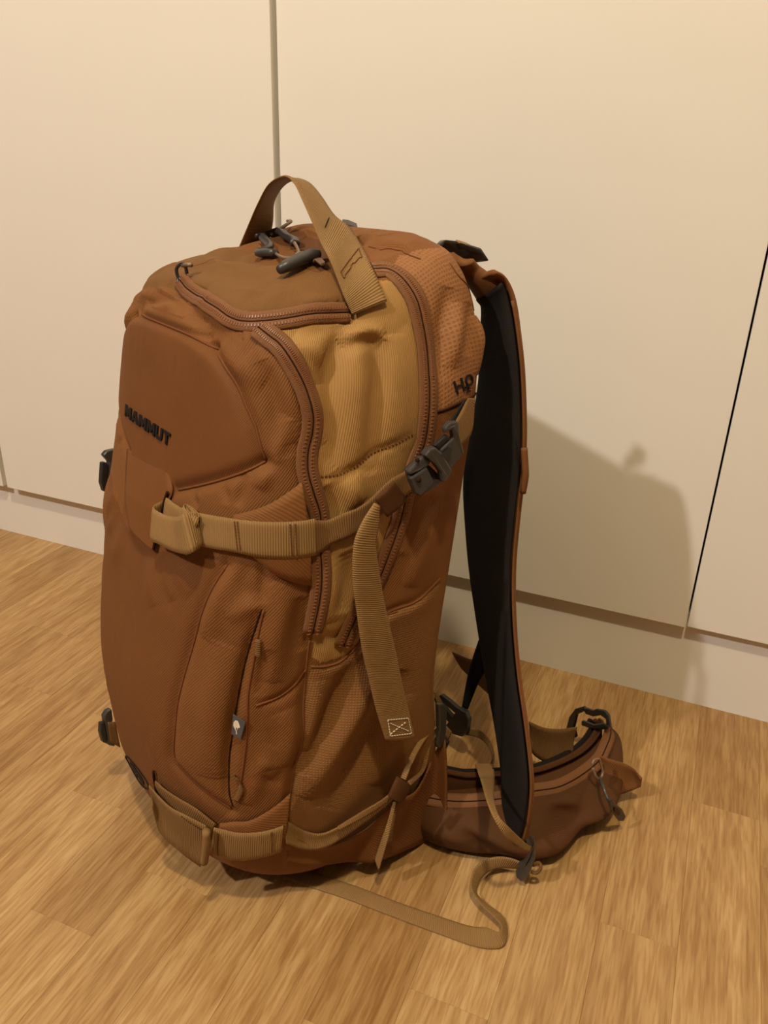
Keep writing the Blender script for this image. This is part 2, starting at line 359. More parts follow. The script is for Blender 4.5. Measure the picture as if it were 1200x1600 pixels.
bag = bpy.data.objects.new('backpack', None); COL.objects.link(bag)
bag.location = (O[0], O[1], 0); bag.rotation_euler = (0, 0, math.atan2(EU[1], EU[0]))
tag(bag, 'brown hiking backpack with tan webbing straps and hip belt standing on the parquet', 'backpack')
MH, NS = 300, 480
G, FULL = base(MH, NS); LV, RG = FULL.shape[:2]
def ring_normals(Fg):
    dj = np.roll(Fg, -1, 1)-np.roll(Fg, 1, 1); di = np.gradient(Fg, axis=0); N = np.cross(dj, di)
    N = unit(N); N[0] = (0, 0, -1); N[-1] = (0, 0, 1); return N
NRM = ring_normals(FULL)
def bil(A, q):
    q = np.atleast_2d(q); i = np.clip(q[:, 1], 0, 1)*(LV-1); j = (q[:, 0]*(MH-1)) % RG
    i0 = np.minimum(i.astype(int), LV-2); j0 = j.astype(int) % RG; a = (i-i0)[:, None]; b = (j-np.floor(j))[:, None]; j1 = (j0+1) % RG
    return A[i0, j0]*(1-a)*(1-b)+A[i0+1, j0]*a*(1-b)+A[i0, j1]*(1-a)*b+A[i0+1, j1]*a*b
V0 = FULL[:, :MH]; N0 = NRM[:, :MH]; DISP = np.zeros((LV, MH))
PHI = np.linspace(0, 1, MH); LEV = np.linspace(0, 1, LV)
def near(path, rad, n=None):
    P = cr(np.asarray(path, float), max(12, len(path)*9)); P[:, 0] = np.abs(P[:, 0]); S = bil(FULL, P)
    lo = S.min(0)-rad; hi = S.max(0)+rad; msk = ((V0 > lo) & (V0 < hi)).all(-1); idx = np.argwhere(msk)
    if len(idx) == 0: return None
    X = V0[msk]; best = np.full(len(X), 9.0); bi = np.zeros(len(X), int); SG = np.zeros(len(X))
    for k in range(len(S)-1):
        ab = S[k+1]-S[k]; t = np.clip(((X-S[k])@ab)/max(ab@ab, 1e-12), 0, 1); dv = X-S[k]-t[:, None]*ab; d = np.linalg.norm(dv, axis=1)
        up = d < best; best[up] = d[up]; bi[up] = k
        sd = np.einsum('ij,ij->i', np.cross(N0[msk], ab), dv); SG[up] = np.sign(sd[up])
    return msk, best, bi/max(1, len(S)-2), SG
def stroke(path, amp, sig, taper=True):
    r = near(path, sig*.0035)
    if r is None: return
    amp = amp*(1.25 if sig > 5.5 else 1.1); msk, d, t, s = r; w = amp*.001*np.exp(-(d/(sig*.001))**2)
    if taper: w = w*np.clip(np.sin(np.pi*t), 0, 1)**.7
    DISP[msk] += w
def ledge(path, amp, rng_mm, edge=1.2, taper=True):
    """lifts the side to the left of the path (seen from outside) and lets the lift fade over rng_mm"""
    r = near(path, rng_mm*.0025)
    if r is None: return
    msk, d, t, s = r; sd = d*s
    w = amp*.001/(1+np.exp(np.clip(-sd/(edge*.0006), -30, 30)))*np.exp(-(d/(rng_mm*.001))**2)
    if taper: w = w*np.clip(np.minimum(t, 1-t)*6+.1, 0, 1)
    DISP[msk] += w
def inpoly(poly):
    P = cr(np.vstack([poly, poly[:1]]), len(poly)*6); x, y = np.meshgrid(PHI, LEV); ins = np.zeros(x.shape, bool)
    for (x1, y1), (x2, y2) in zip(P[:-1], P[1:]):
        if abs(y1-y2) < 1e-12: continue
        c = ((y1 > y) != (y2 > y)) & (x < (x2-x1)*(y-y1)/(y2-y1)+x1); ins ^= c
    return ins
def inpoly_s(poly):
    P = np.vstack([poly, poly[:1]]); x, y = np.meshgrid(PHI, LEV); ins = np.zeros(x.shape, bool)
    for (x1, y1), (x2, y2) in zip(P[:-1], P[1:]):
        if abs(y1-y2) < 1e-12: continue
        c = ((y1 > y) != (y2 > y)) & (x < (x2-x1)*(y-y1)/(y2-y1)+x1); ins ^= c
    return ins

# --- seam paths on the shell (front-centre distance, height) ---
LOGO_R = [(0.1912,0.8296),(0.24,0.784),(0.2664,0.7309),(0.2816,0.6989),(0.299,0.6689)]
LOGO_B = [(0.299,0.6689),(0.2686,0.661),(0.2227,0.6498),(0.1077,0.6219)]
LOGO_T = [(-0.166,0.8438),(-0.007,0.8433),(0.109,0.8412),(0.1912,0.8296)]
LOW_S = [(0.2576,0.5729),(0.235,0.5421),(0.2175,0.5085),(0.2023,0.4647),(0.192,0.4289),(0.1852,0.3998),(0.1814,0.3685),(0.1755,0.3316),(0.197,0.3174),(0.2449,0.2944),(0.2785,0.2783)]
SZIP = [(0.287,0.8618),(0.3048,0.8473),(0.3224,0.8296),(0.3401,0.7985),(0.3559,0.7571),(0.3679,0.7084),(0.3688,0.6877),(0.3642,0.6731),(0.3657,0.655),(0.3783,0.6329),(0.3947,0.6083),(0.4001,0.5799),(0.4078,0.5512),(0.4098,0.5232),(0.4063,0.4915)]
LZIP = [(-0.0779,0.9107),(-0.0188,0.9053),(0.0863,0.8988),(0.1806,0.89),(0.2311,0.88),(0.2659,0.8734),(0.3193,0.8708),(0.3757,0.8674),(0.4161,0.8602),(0.4494,0.8524)]
BZIP = [(0.5444,0.9023),(0.5738,0.8969),(0.58,0.8773),(0.5843,0.8457),(0.5842,0.8063),(0.583,0.7653),(0.5802,0.7201),(0.5794,0.6833),(0.5787,0.6645),(0.576,0.6435),(0.5649,0.6247),(0.5537,0.5994),(0.5468,0.5728),(0.5318,0.5409),(0.5185,0.5162),(0.4893,0.4953),(0.4668,0.4608)]
PZIP = [(0.322,0.531),(0.3156,0.5079),(0.3103,0.4906),(0.3039,0.4639),(0.2984,0.4277),(0.2926,0.3857),(0.2856,0.3443),(0.2806,0.3053),(0.2841,0.2845)]
PZ2 = [(0.3251,0.5294),(0.3214,0.5006),(0.3188,0.4757),(0.315,0.4388),(0.3165,0.3993),(0.3135,0.3587),(0.2979,0.3011)]
CSEAM = [(0.4034,0.4837),(0.4041,0.4621),(0.406,0.4397),(0.407,0.4113),(0.4068,0.3585),(0.391,0.3185),(0.3731,0.2704),(0.3652,0.2415)]
HEM = [(0.4124,0.4514),(0.447,0.4442),(0.4796,0.4451),(0.518,0.4653),(0.553,0.4765),(0.6051,0.4759),(0.6536,0.4873)]
LWS = [(0.3288,0.4208),(0.3611,0.4237),(0.387,0.4341),(0.4044,0.4489)]
SST = [(0.383,0.647),(0.4224,0.6421),(0.4605,0.6454),(0.4901,0.6505),(0.5185,0.6525),(0.556,0.6567)]
# --- soft shape: puffs, seams, creases ---
for P_, w_ in ((LOGO_R, 5), (LOGO_B, 5), (LOGO_T, 4), (LOW_S, 5)): stroke(P_, -3.2, w_, False)
stroke(LZIP, -2.5, 6, False); stroke(SZIP, -2.0, 9); stroke(BZIP, -2.0, 9, False)
stroke(PZIP, -5.5, 4.5); stroke(CSEAM, -3.5, 5); stroke(HEM, -2.2, 4); stroke(LWS, -2, 4); stroke(SST, -1.6, 3.5)
ledge(HEM[::-1], 2.2, 14)
# valley between the front pocket top and the lid
stroke([(-0.1092,0.9028),(0.0146,0.892),(0.1145,0.8755),(0.1988,0.8538),(0.2668,0.8632)], -6.5, 9)
stroke([(-0.139,0.8773),(-0.0414,0.8771),(0.0638,0.8697),(0.1685,0.851)], 3.2, 9)
stroke([(-0.0749,0.8661),(0.0125,0.8656),(0.096,0.8652)], -2.0, 5)
# lid
stroke([(-0.1098,0.9253),(0.0454,0.9425),(0.3011,0.9556),(0.4336,0.9228)], 2.0, 7)
stroke([(0.2457,0.8793),(0.2547,0.8982),(0.2827,0.9125),(0.3077,0.9264)], -1.8, 6)
stroke([(0.2823,0.8821),(0.3077,0.8991),(0.3396,0.9071)], 1.6, 7)
stroke([(0.0335,0.9035),(0.1947,0.8914),(0.2632,0.8847)], 1.5, 9)
stroke([(0.3631,0.8838),(0.3998,0.8786),(0.434,0.8642)], 3.0, 6)
stroke([(-0.6003,0.9543),(0.4693,0.9803),(0.4312,0.9213),(0.4676,0.8963)], -3.0, 7)
stroke([(-0.6818,0.9261),(-0.8703,0.9375),(0.8715,0.9473)], 4.0, 9)
stroke([(0.8706,0.9366),(0.7226,0.9326),(0.6572,0.9075),(0.6556,0.8903)], 2.4, 7)
stroke([(0.6618,0.9381),(0.6702,0.9272),(0.6435,0.9098),(0.6401,0.8895)], -1.6, 3.5)
# tan side panel folds
stroke([(0.4503,0.8427),(0.427,0.814),(0.4082,0.7876),(0.3976,0.7481),(0.3974,0.7045),(0.4035,0.6737),(0.4121,0.644)], -5.8, 8)
stroke([(0.4601,0.8211),(0.4493,0.7865),(0.4486,0.7431),(0.4492,0.6937),(0.4516,0.6653),(0.4535,0.6392)], 3.6, 13)
stroke([(0.4217,0.8102),(0.4493,0.8165),(0.4796,0.8128),(0.5099,0.8007)], 4.0, 5)
stroke([(0.426,0.7985),(0.4518,0.802),(0.4802,0.7964),(0.5033,0.787)], -2.5, 5)
stroke([(0.4961,0.801),(0.4836,0.7659),(0.479,0.7226),(0.4741,0.684),(0.4742,0.6539),(0.4765,0.6289)], -4.8, 8)
stroke([(0.5188,0.8006),(0.5165,0.7565),(0.5181,0.6996),(0.5199,0.6679),(0.5137,0.6458)], 2.6, 13)
stroke([(0.3402,0.836),(0.3651,0.8149),(0.3961,0.7911)], 3.0, 8)
stroke([(0.3154,0.8553),(0.3569,0.8422),(0.3906,0.8391),(0.4271,0.8402)], -1.8, 6)
stroke([(0.3785,0.7538),(0.3836,0.699),(0.39,0.6705)], 3.0, 7)
stroke([(0.3932,0.636),(0.415,0.6085),(0.4165,0.5783)], -3, 8); stroke([(0.4369,0.6365),(0.4608,0.6053)], 3, 8)
stroke([(0.4195,0.5655),(0.433,0.531),(0.4317,0.4945)], 3.5, 9); stroke([(0.4473,0.5657),(0.4613,0.5309),(0.4569,0.4987)], -4, 9)
stroke([(0.4088,0.4895),(0.4446,0.4737),(0.4729,0.4771)], -2.5, 6)
# back strip folds
stroke([(0.6514,0.8321),(0.6279,0.7898),(0.6098,0.7415),(0.6034,0.6882)], -3.5, 7)
stroke([(0.6611,0.8001),(0.6437,0.7475),(0.627,0.6926)], 3.5, 7)
stroke([(0.6944,0.7933),(0.6791,0.7496),(0.6591,0.698)], -2.5, 6)
stroke([(0.7123,0.7662),(0.7067,0.7191),(0.6977,0.6751)], 4.5, 8)
# gusset around the front pocket
stroke([(0.2187,0.8196),(0.2686,0.7951),(0.2985,0.772)], 2.2, 8)
stroke([(0.2942,0.8138),(0.308,0.7707),(0.3218,0.704),(0.3343,0.6678)], -3.0, 7)
stroke([(0.2788,0.8354),(0.3135,0.7958),(0.3384,0.7221),(0.3502,0.6768)], 3.0, 7)
stroke([(0.3113,0.6671),(0.323,0.6855),(0.3328,0.7125)], 2.2, 5)
stroke([(0.2688,0.6593),(0.2674,0.6418),(0.2634,0.6279)], -2.6, 4)
stroke([(0.2993,0.6667),(0.3017,0.6563),(0.2958,0.645)], 2.4, 5)
stroke([(0.1621,0.6317),(0.1685,0.6235),(0.1847,0.6182)], -1.8, 4)
stroke([(0.23,0.6464),(0.2408,0.6368),(0.2426,0.628)], -1.8, 4); stroke([(0.1287,0.5711),(0.1596,0.5518),(0.2005,0.5342)], 2.2, 9)
stroke([(0.1158,0.5551),(0.1301,0.5384),(0.1562,0.5176)], 2.6, 7)
stroke([(0.0706,0.5477),(0.0734,0.5241),(0.1011,0.496)], 2.0, 10)
stroke([(-0.0298,0.5557),(0.0258,0.5508),(0.0824,0.5498)], 1.8, 5); stroke([(0.0906,0.5491),(0.1301,0.5384),(0.1397,0.4994)], -1.5, 8)
stroke([(0.2579,0.5811),(0.2591,0.5624),(0.2471,0.532),(0.2343,0.4926)], 3.2, 9)
stroke([(0.29,0.5766),(0.2898,0.5546),(0.3176,0.5346)], -2.0, 5)
stroke([(0.315,0.5476),(0.3033,0.5352),(0.2712,0.5211)], 2.0, 6)
stroke([(0.3138,0.5809),(0.3181,0.5601),(0.3242,0.5341)], -2.4, 4)
stroke([(0.3361,0.5585),(0.3518,0.5276),(0.3489,0.4869),(0.3506,0.4428)], 3.2, 9)
stroke([(0.3793,0.536),(0.3809,0.5025),(0.3909,0.4722)], -3.0, 6)
stroke([(0.3391,0.4882),(0.3335,0.4598),(0.3327,0.4298)], -2.4, 5)
stroke([(0.2698,0.4969),(0.2603,0.4449),(0.2568,0.3812),(0.2561,0.3213)], 4.0, 13)
stroke([(0.3333,0.3488),(0.3515,0.3449),(0.3611,0.3364),(0.3474,0.3252)], 1.6, 5)
stroke([(0.3302,0.3361),(0.3537,0.3178),(0.3696,0.3186)], -1.5, 5)
stroke([(0.3068,0.2866),(0.3279,0.3183),(0.3571,0.3708)], 2.2, 7)
stroke([(0.3698,0.4089),(0.388,0.3733),(0.3766,0.3335)], 3, 9)
# mesh pocket folds on the lower side
stroke([(0.5496,0.4388),(0.5141,0.3873),(0.4612,0.3372),(0.4022,0.2797)], 6.5, 11)
stroke([(0.497,0.4491),(0.4683,0.4084),(0.438,0.3611),(0.4014,0.314)], -5, 8)
stroke([(0.59,0.4052),(0.5638,0.3561),(0.509,0.3019),(0.4402,0.2467)], -8, 12)
stroke([(0.4298,0.4339),(0.4222,0.3894),(0.4152,0.3419)], 3, 8)
stroke([(0.6176,0.3652),(0.5913,0.3112),(0.5329,0.2522)], 3.5, 9)
stroke([(0.5616,0.541),(0.5347,0.5001),(0.5114,0.467)], -3, 9); stroke([(0.6152,0.5795),(0.6026,0.5319),(0.5869,0.4947)], 2.5, 12)
# bottom folds
# broad low swelling so nothing is dead flat
nx = np.zeros((LV, MH))
for k in range(26):
    c = V0[rng.integers(60, LV-60), rng.integers(10, MH-10)]; nx += rng.uniform(-1, 1)*np.exp(-((np.linalg.norm(V0-c, axis=-1))/.028)**2)
DISP += nx*.0012
fine = np.zeros((LV, MH))
for k in range(170):
    c = V0[rng.integers(60, LV-40), rng.integers(4, MH-60)]; a_ = rng.uniform(0, np.pi); dd = V0-c; al = dd[..., 2]*np.cos(a_)+dd[..., 1]*np.sin(a_)*.8; ac = np.sqrt(np.maximum((dd**2).sum(-1)-al**2, 0))
    fine += rng.uniform(-1, 1)*np.exp(-(al/.018)**2-(ac/.0035)**2)
DISP += fine*.00045
# --- regions of the shell: each is its own sewn part ---
reg = np.zeros((LV, MH), int)
NAMES = ['main_body', 'tan_side_panel', 'top_lid', 'hydration_panel', 'mesh_side_pocket', 'logo_panel', 'front_pocket', 'back_padding']
MATS = ['brown', 'tan', 'lid', 'dimple', 'coarse', 'logo_panel', 'front', 'foam']
LABS = ['brown woven main shell of the pack', 'lighter tan side panel with soft vertical folds', 'smooth tan-brown lid sloping to the front', 'orange-brown dimpled back strip', 'coarse woven side pocket', 'smooth brown upper front panel', 'lower front pocket', 'black padded back']
reg[inpoly_s(SZIP[2:]+[(0.4108,0.4605),(0.4267,0.4509)]+[(0.4796,0.4451),(0.5114,0.467)]+BZIP[2:13][::-1]+[(0.5176,0.8876),(0.4741,0.8654),(0.4491,0.8514),(0.3754,0.8656),(0.3193,0.8698),(0.2835,0.8696)])] = 1
reg[inpoly_s(LZIP+[(0.4741,0.8654),(0.5351,0.8997),(0.4676,0.8963),(0.4312,0.9213),(0.4693,0.9803),(-0.6003,0.9543)]+[(-.3,.985),(-.3,.90)])] = 2
reg[inpoly_s(BZIP[1:10][::-1]+[(0.6261,0.9066),(0.7028,0.8871)]+[(.76,.90),(.76,.71)]+[(0.666,0.6607),(0.595,0.6662)])] = 3
reg[inpoly_s(HEM+[(.72,.48),(.72,.16)]+[(0.5559,0.0779),(0.439,0.1292),(0.3595,0.2057)]+CSEAM[1:][::-1])] = 4
reg[inpoly_s([(-.3,.83)]+LOGO_T+LOGO_R[1:]+LOGO_B[1:]+[(0.0852,0.5532),(0.0235,0.5538),(-0.034,0.5569)]+[(-.3,.56)])] = 5
reg[inpoly_s([(-.3,.56)]+[(-0.034,0.5569),(0.0852,0.5532),(0.1848,0.5751),(0.256,0.5796)]+LOW_S+[(.16,.2),(-.3,.2)])] = 6
reg[:, PHI > .725] = np.where(((LEV < .86) & (LEV > .12))[:, None], 7, reg[:, PHI > .725])
DH = np.concatenate([DISP, DISP[:, 1:-1][:, ::-1]], 1); DH *= np.clip((LEV-.055)/.07, 0, 1)[:, None]; DH[-2:] = DH[-3:-2].mean()
SH = FULL+NRM*DH[..., None]; SH[..., 2] = np.maximum(SH[..., 2], 0.0004)
def blur(A, k):
    K = 2*k+1; B = np.concatenate([A[:, -k:], A, A[:, :k]], 1); c = np.cumsum(np.concatenate([np.zeros((B.shape[0], 1)), B], 1), 1); B = (c[:, K:]-c[:, :-K])/K
    B = np.concatenate([np.repeat(B[:1], k, 0), B, np.repeat(B[-1:], k, 0)]); c = np.cumsum(np.concatenate([np.zeros((1, B.shape[1])), B]), 0); return (c[K:]-c[:-K])/K
DS = blur(blur(DH, 5), 5); SHS = FULL+NRM*np.maximum(DS, DS*.5+DH*.5)[..., None]
NN = ring_normals(SH); NS_ = ring_normals(SHS)
def S(q, off=0.0, smooth=True):
    q = np.asarray(q, float); sh = q.shape; qq = q.reshape(-1, 2)
    A, B = (SHS, NS_) if smooth else (SH, NN)
    return (bil(A, qq)+unit(bil(B, qq))*off).reshape(sh[:-1]+(3,))
arcU = np.r_[0, np.cumsum(np.linalg.norm(np.diff(FULL[LV//2, :MH], axis=0), axis=1))]; arcU = np.r_[arcU, -arcU[1:-1][::-1]]
arcV = np.r_[0, np.cumsum(np.linalg.norm(np.diff(FULL[:, MH//2], axis=0), axis=1))]
UVB = np.stack(np.meshgrid(arcU, arcV), -1).reshape(-1, 2)
regF = np.concatenate([reg, reg[:, 1:-1][:, ::-1]], 1)
ii, jj = np.meshgrid(np.arange(LV-1), np.arange(RG), indexing='ij'); j2 = (jj+1) % RG
quads = np.stack([ii*RG+jj, ii*RG+j2, (ii+1)*RG+j2, (ii+1)*RG+jj], -1).reshape(-1, 4); fr = regF[:-1].reshape(-1)
allV = SH.reshape(-1, 3); allN = NN.reshape(-1, 3)
def grid_part(name, Q, mat, lab):
    used = np.unique(Q); mp = np.full(len(allV), -1); mp[used] = np.arange(len(used)); q = mp[Q]
    me = bpy.data.meshes.new(name); me.vertices.add(len(used)); me.vertices.foreach_set('co', allV[used].astype(np.float32).ravel())
    me.loops.add(q.size); me.loops.foreach_set('vertex_index', q.astype(np.int32).ravel()); me.polygons.add(len(q))
    me.polygons.foreach_set('loop_start', np.arange(0, q.size, 4, dtype=np.int32)); me.update(calc_edges=True)
    me.polygons.foreach_set('use_smooth', np.ones(len(q), bool))
    ul = me.uv_layers.new(name='UVMap'); ul.data.foreach_set('uv', UVB[used][q.ravel()].astype(np.float32).ravel())
    me.materials.append(mat); me.update(); me.normals_split_custom_set_from_vertices([tuple(n) for n in allN[used]])
    o = bpy.data.objects.new(name, me); COL.objects.link(o); o.parent = bag; o['label'] = lab; return o
rightside = (jj < MH-1).reshape(-1)
for k, nm in enumerate(NAMES):
    if k in (1, 3, 4):
        grid_part(nm, quads[(fr == k) & rightside], M[MATS[k]], LABS[k]); grid_part(nm, quads[(fr == k) & ~rightside], M[MATS[k]], LABS[k]+', far side')
    else: grid_part(nm, quads[fr == k], M[MATS[k]], LABS[k])

# ---------------------------------------------------------------- sewn-on details
def s_band(name, A, B, off, th, mat, n=60, m=8, lab=None, dome=0.0, parent=None, rise=False):
    """strap lying on the shell, from its two edges"""
    a, b = cr2(A, B, n); t = np.linspace(0, 1, m); q = a[:, None]*(1-t)[None, :, None]+b[:, None]*t[None, :, None]
    o_ = off+dome*4*t*(1-t); P = S(q, 0.0); Nn = unit(bil(NS_, q.reshape(-1, 2))).reshape(P.shape); P = P+Nn*(o_[None, :]*(np.clip(np.linspace(0, 1, n)*2.2-.25, -.35, 1)[:, None] if rise else 1))[..., None]
    o = sheet(name, P, th, mat, parent or bag); tag(o, lab); return o
def frame_on(path, n):
    q = cr(path, n); P = S(q); N = unit(bil(NS_, q)); T = unit(np.gradient(P, axis=0)); B = unit(np.cross(N, T)); return P, N, T, B
def zipper(path, w, name='zipper', lab=None, off=.0012, teeth=True):
    L = np.linalg.norm(np.diff(S(cr(path, 60)), axis=0), axis=1).sum(); n = int(L/.003)
    P, N, T, B = frame_on(path, n); xs = np.array([-1, -.86, -.5, -.16, 0, .16, .5, .86, 1])*w/2; hs = np.array([.0, .4, 1.0, .7, .25, .7, 1.0, .4, 0.0])*.0011
    Rw = P[:, None]+B[:, None]*xs[None, :, None]+N[:, None]*(off+hs)[None, :, None]
    z = sheet(name, Rw, .0009, M['tape'], bag); tag(z, lab)
    tube('slit', P+N*(off+.0008), .0006, M['slit'], z, seg=6)
    if teeth:
        k = int(L/.0019); P, N, T, B = frame_on(path, k); V = []; Fc = []
        for s in (-1, 1):
            for i in range(k):
                c = P[i]+B[i]*s*w*.21+N[i]*(off+.0012); a = T[i]*.00055; b = B[i]*.0012; h = N[i]*.0007; q = len(V)
                V += [c-a-b, c+a-b, c+a+b, c-a+b, c-a*.7-b*.7+h, c+a*.7-b*.7+h, c+a*.7+b*.7+h, c-a*.7+b*.7+h]
                Fc += [(q, q+1, q+5, q+4), (q+1, q+2, q+6, q+5), (q+2, q+3, q+7, q+6), (q+3, q, q+4, q+7), (q+4, q+5, q+6, q+7)]
        tag(mesh_obj('teeth', V, Fc, M['teeth'], z, False), kind='stuff')
    return z
def seam(path, r=.0009, mat='thread', off=.0002, name='seam'):
    P = S(cr(path, max(20, len(path)*8)), off, False); return tube(name, P, r, M[mat], bag, seg=6)
def stitches(name, pts, step=.0028, r=.0005, mat='thread', parent=None):
    """a run of separate thread loops along a line in space"""
    P = np.asarray(pts, float); L = np.r_[0, np.cumsum(np.linalg.norm(np.diff(P, axis=0), axis=1))]; V = []; Fc = []
    s = 0.0
    while s < L[-1]-step*.6:
        a = np.array([np.interp(s, L, P[:, k]) for k in range(3)]); b = np.array([np.interp(s+step*.62, L, P[:, k]) for k in range(3)])
        T = unit(b-a); U = unit(np.cross(T, (.3, .5, .8))); W = np.cross(T, U); q = len(V)
        for p in (a, b): V += [p+U*r, p+W*r, p-U*r, p-W*r]
        Fc += [(q+i, q+(i+1) % 4, q+4+(i+1) % 4, q+4+i) for i in range(4)]; s += step
    return tag(mesh_obj(name, V, Fc, M[mat], parent or bag, False), kind='stuff')
zipper(SZIP, .0155, lab='curved zipper down the side of the front pocket')
zipper(LZIP, .0135, lab='zipper around the front edge of the lid')
zipper(BZIP, .0165, lab='long zipper between tan side panel and back strip')
for P_ in (LOGO_R, LOGO_B, LOGO_T, LOW_S, CSEAM, HEM, LWS): seam(P_)
seam(PZIP, .0011, 'slit', -.0006, 'pocket_crease_shade'); seam(PZ2, .0010)  # near-black tube paints the shade lying in the pocket crease
seam([(0.6604,0.937),(0.6702,0.9272),(0.6435,0.9098),(0.6401,0.8895)], .0005, 'thread'); seam([(-0.204,0.9287),(-0.0093,0.9485),(0.2968,0.9612),(0.4336,0.9228)], .0005, 'thread', -.0002)
seam([(0.5951,0.6656),(0.6283,0.6616),(0.6661,0.6601),(0.7011,0.6603)], .0009, 'slit'); seam([(0.6828,0.8635),(0.6883,0.8381),(0.7179,0.8074),(0.7123,0.7721)], .0005, 'thread')
seam([(0.4833,0.4955),(0.5276,0.4771),(0.5662,0.4747)], .0006)
stitches('stitching', S(cr(SST, 80), .0006, False), mat='thread')
stitches('stitching', S(cr([(0.3052,0.8235),(0.3233,0.7991),(0.3394,0.7644),(0.348,0.7196)], 50), .0008, False), mat='slit')

# writing
def text_on(name, txt, q0, q1, qup, mat, shear=0.0, bold=0.012, off=.0011, size=None):
    cu = bpy.data.curves.new(name, 'FONT'); cu.body = txt; cu.offset = bold; cu.shear = shear; cu.resolution_u = 4; cu.space_character = 1.12
    t = bpy.data.objects.new(name, cu); COL.objects.link(t); bpy.context.view_layer.update()
    me = bpy.data.meshes.new_from_object(t.evaluated_get(bpy.context.evaluated_depsgraph_get())); bpy.data.objects.remove(t)
    bm = bmesh.new(); bm.from_mesh(me); bmesh.ops.triangulate(bm, faces=bm.faces)
    bmesh.ops.subdivide_edges(bm, edges=[e for e in bm.edges if e.calc_length() > .12], cuts=2)
    V = np.array([v.co[:] for v in bm.verts]); Fc = [[v.index for v in f.verts] for f in bm.faces]; bm.free()
    x0, x1 = V[:, 0].min(), V[:, 0].max(); y1 = V[:, 1].max(); y0 = 0.0
    q0, q1, qup = map(np.asarray, (q0, q1, qup)); q = q0+((V[:, 0]-x0)/(x1-x0))[:, None]*(q1-q0)+((V[:, 1]-y0)/(y1-y0))[:, None]*(qup-q0)
    a = S(q, off); b = S(q, off-.0009); n = len(V)
    cnt = {}
    for f in Fc:
        for i in range(len(f)):
            e = (f[i], f[(i+1) % len(f)]); cnt[e] = 1
    side = [(e[1], e[0], n+e[0], n+e[1]) for e in cnt if (e[1], e[0]) not in cnt]
    return mesh_obj(name, np.concatenate([a, b]), Fc+side, M[mat], bag, False)
LG = [(-0.1372,0.6592),(0.0774,0.6605),(-0.1353,0.6723)]
LET = {'M': (1.08, [[(0,0),(0,1),(.27,1),(.5,.52),(.73,1),(1,1),(1,0),(.78,0),(.78,.6),(.57,.14),(.43,.14),(.22,.6),(.22,0)]]),
       'A': (.98, [[(0,0),(.34,1),(.5,1),(.5,.74),(.39,.4),(.5,.4),(.5,.2),(.31,.2),(.24,0)], [(1,0),(.76,0),(.69,.2),(.5,.2),(.5,.4),(.61,.4),(.5,.74),(.5,1),(.66,1)]]),
       'U': (.86, [[(0,1),(.27,1),(.27,.35),(.34,.22),(.5,.19),(.66,.22),(.73,.35),(.73,1),(1,1),(1,.3),(.9,.08),(.7,0),(.3,0),(.1,.08),(0,.3)]]),
       'T': (.82, [[(0,1),(0,.77),(.36,.77),(.36,0),(.64,0),(.64,.77),(1,.77),(1,1)]])}
def heavy_letters(name, txt, q0, q1, qup, gap=.13):
    W = sum(LET[c][0] for c in txt)+gap*(len(txt)-1); x = 0; q0, q1, qup = map(np.asarray, (q0, q1, qup)); V = []; Fc = []
    for c in txt:
        w, polys = LET[c]
        for P in polys:
            P = np.array(P); q = q0+((x+P[:, :1]*w)/W)*(q1-q0)+P[:, 1:]*(qup-q0); a = S(q, .0012); b = S(q, .0002); k = len(V); n = len(P)
            V += list(a)+list(b); Fc += [tuple(range(k, k+n))]+[(k+i, k+n+i, k+n+(i+1) % n, k+(i+1) % n) for i in range(n)]
        x += w+gap
    return mesh_obj(name, V, Fc, M['ink'], bag, False)
tag(heavy_letters('lettering', 'MAMMUT', LG[0], LG[1], LG[2]), 'black embroidered capitals MAMMUT')
HG = [(0.6352,0.6707),(0.6542,0.6703),(0.6272,0.6835),(0.6587,0.6725),(0.6792,0.6724),(0.6513,0.6835)]
text_on('lettering', 'H', HG[0], HG[1], HG[2], 'ink', bold=.012)
text_on('lettering', 'O', HG[3], HG[4], HG[5], 'ink', bold=.012)
H2 = [(0.6579,0.6673),(0.67,0.6672),(0.6537,0.6738)]; text_on('lettering', '2', H2[0], H2[1], H2[2], 'ink', bold=.012)

# front flap with its strap slot
s_band('strap_flap', [(-0.1301,0.6225),(-0.0996,0.6063),(-0.0766,0.5854),(-0.0574,0.5698),(-0.0308,0.5569)], [(0.0747,0.6353),(0.1016,0.6194),(0.0944,0.5965),(0.0842,0.5732),(0.0848,0.5538)], .003, .0016, M['logo_panel'], n=40, m=12, dome=.003, lab='smooth brown flap the front strap passes through', rise=True)
tube('flap_edge', S(cr([(0.0974,0.618),(0.0926,0.5994),(0.0859,0.5782),(0.0858,0.5561)], 30), .004), .0012, M['slit'], bag, seg=6)
# wings of cloth the straps are sewn to
s_band('strap_wing', [(0.2625,0.6219),(0.292,0.6276),(0.3146,0.6331),(0.3365,0.6403),(0.3562,0.6468)], [(0.2793,0.5948),(0.3032,0.5826),(0.3347,0.5649),(0.3659,0.5524),(0.3927,0.5442)], .0028, .0016, M['brown'], n=40, m=10, dome=.002, lab='cloth wing under the upper front strap')
s_band('strap_wing', [(0.2584,0.2613),(0.2847,0.2658),(0.3086,0.2678),(0.3459,0.2818),(0.3805,0.2974)], [(0.2389,0.2091),(0.2728,0.2041),(0.3021,0.2059),(0.3364,0.208),(0.356,0.214)], .0022, .0016, M['brown'], n=40, m=10, dome=.0015, lab='cloth wing under the lower front strap')
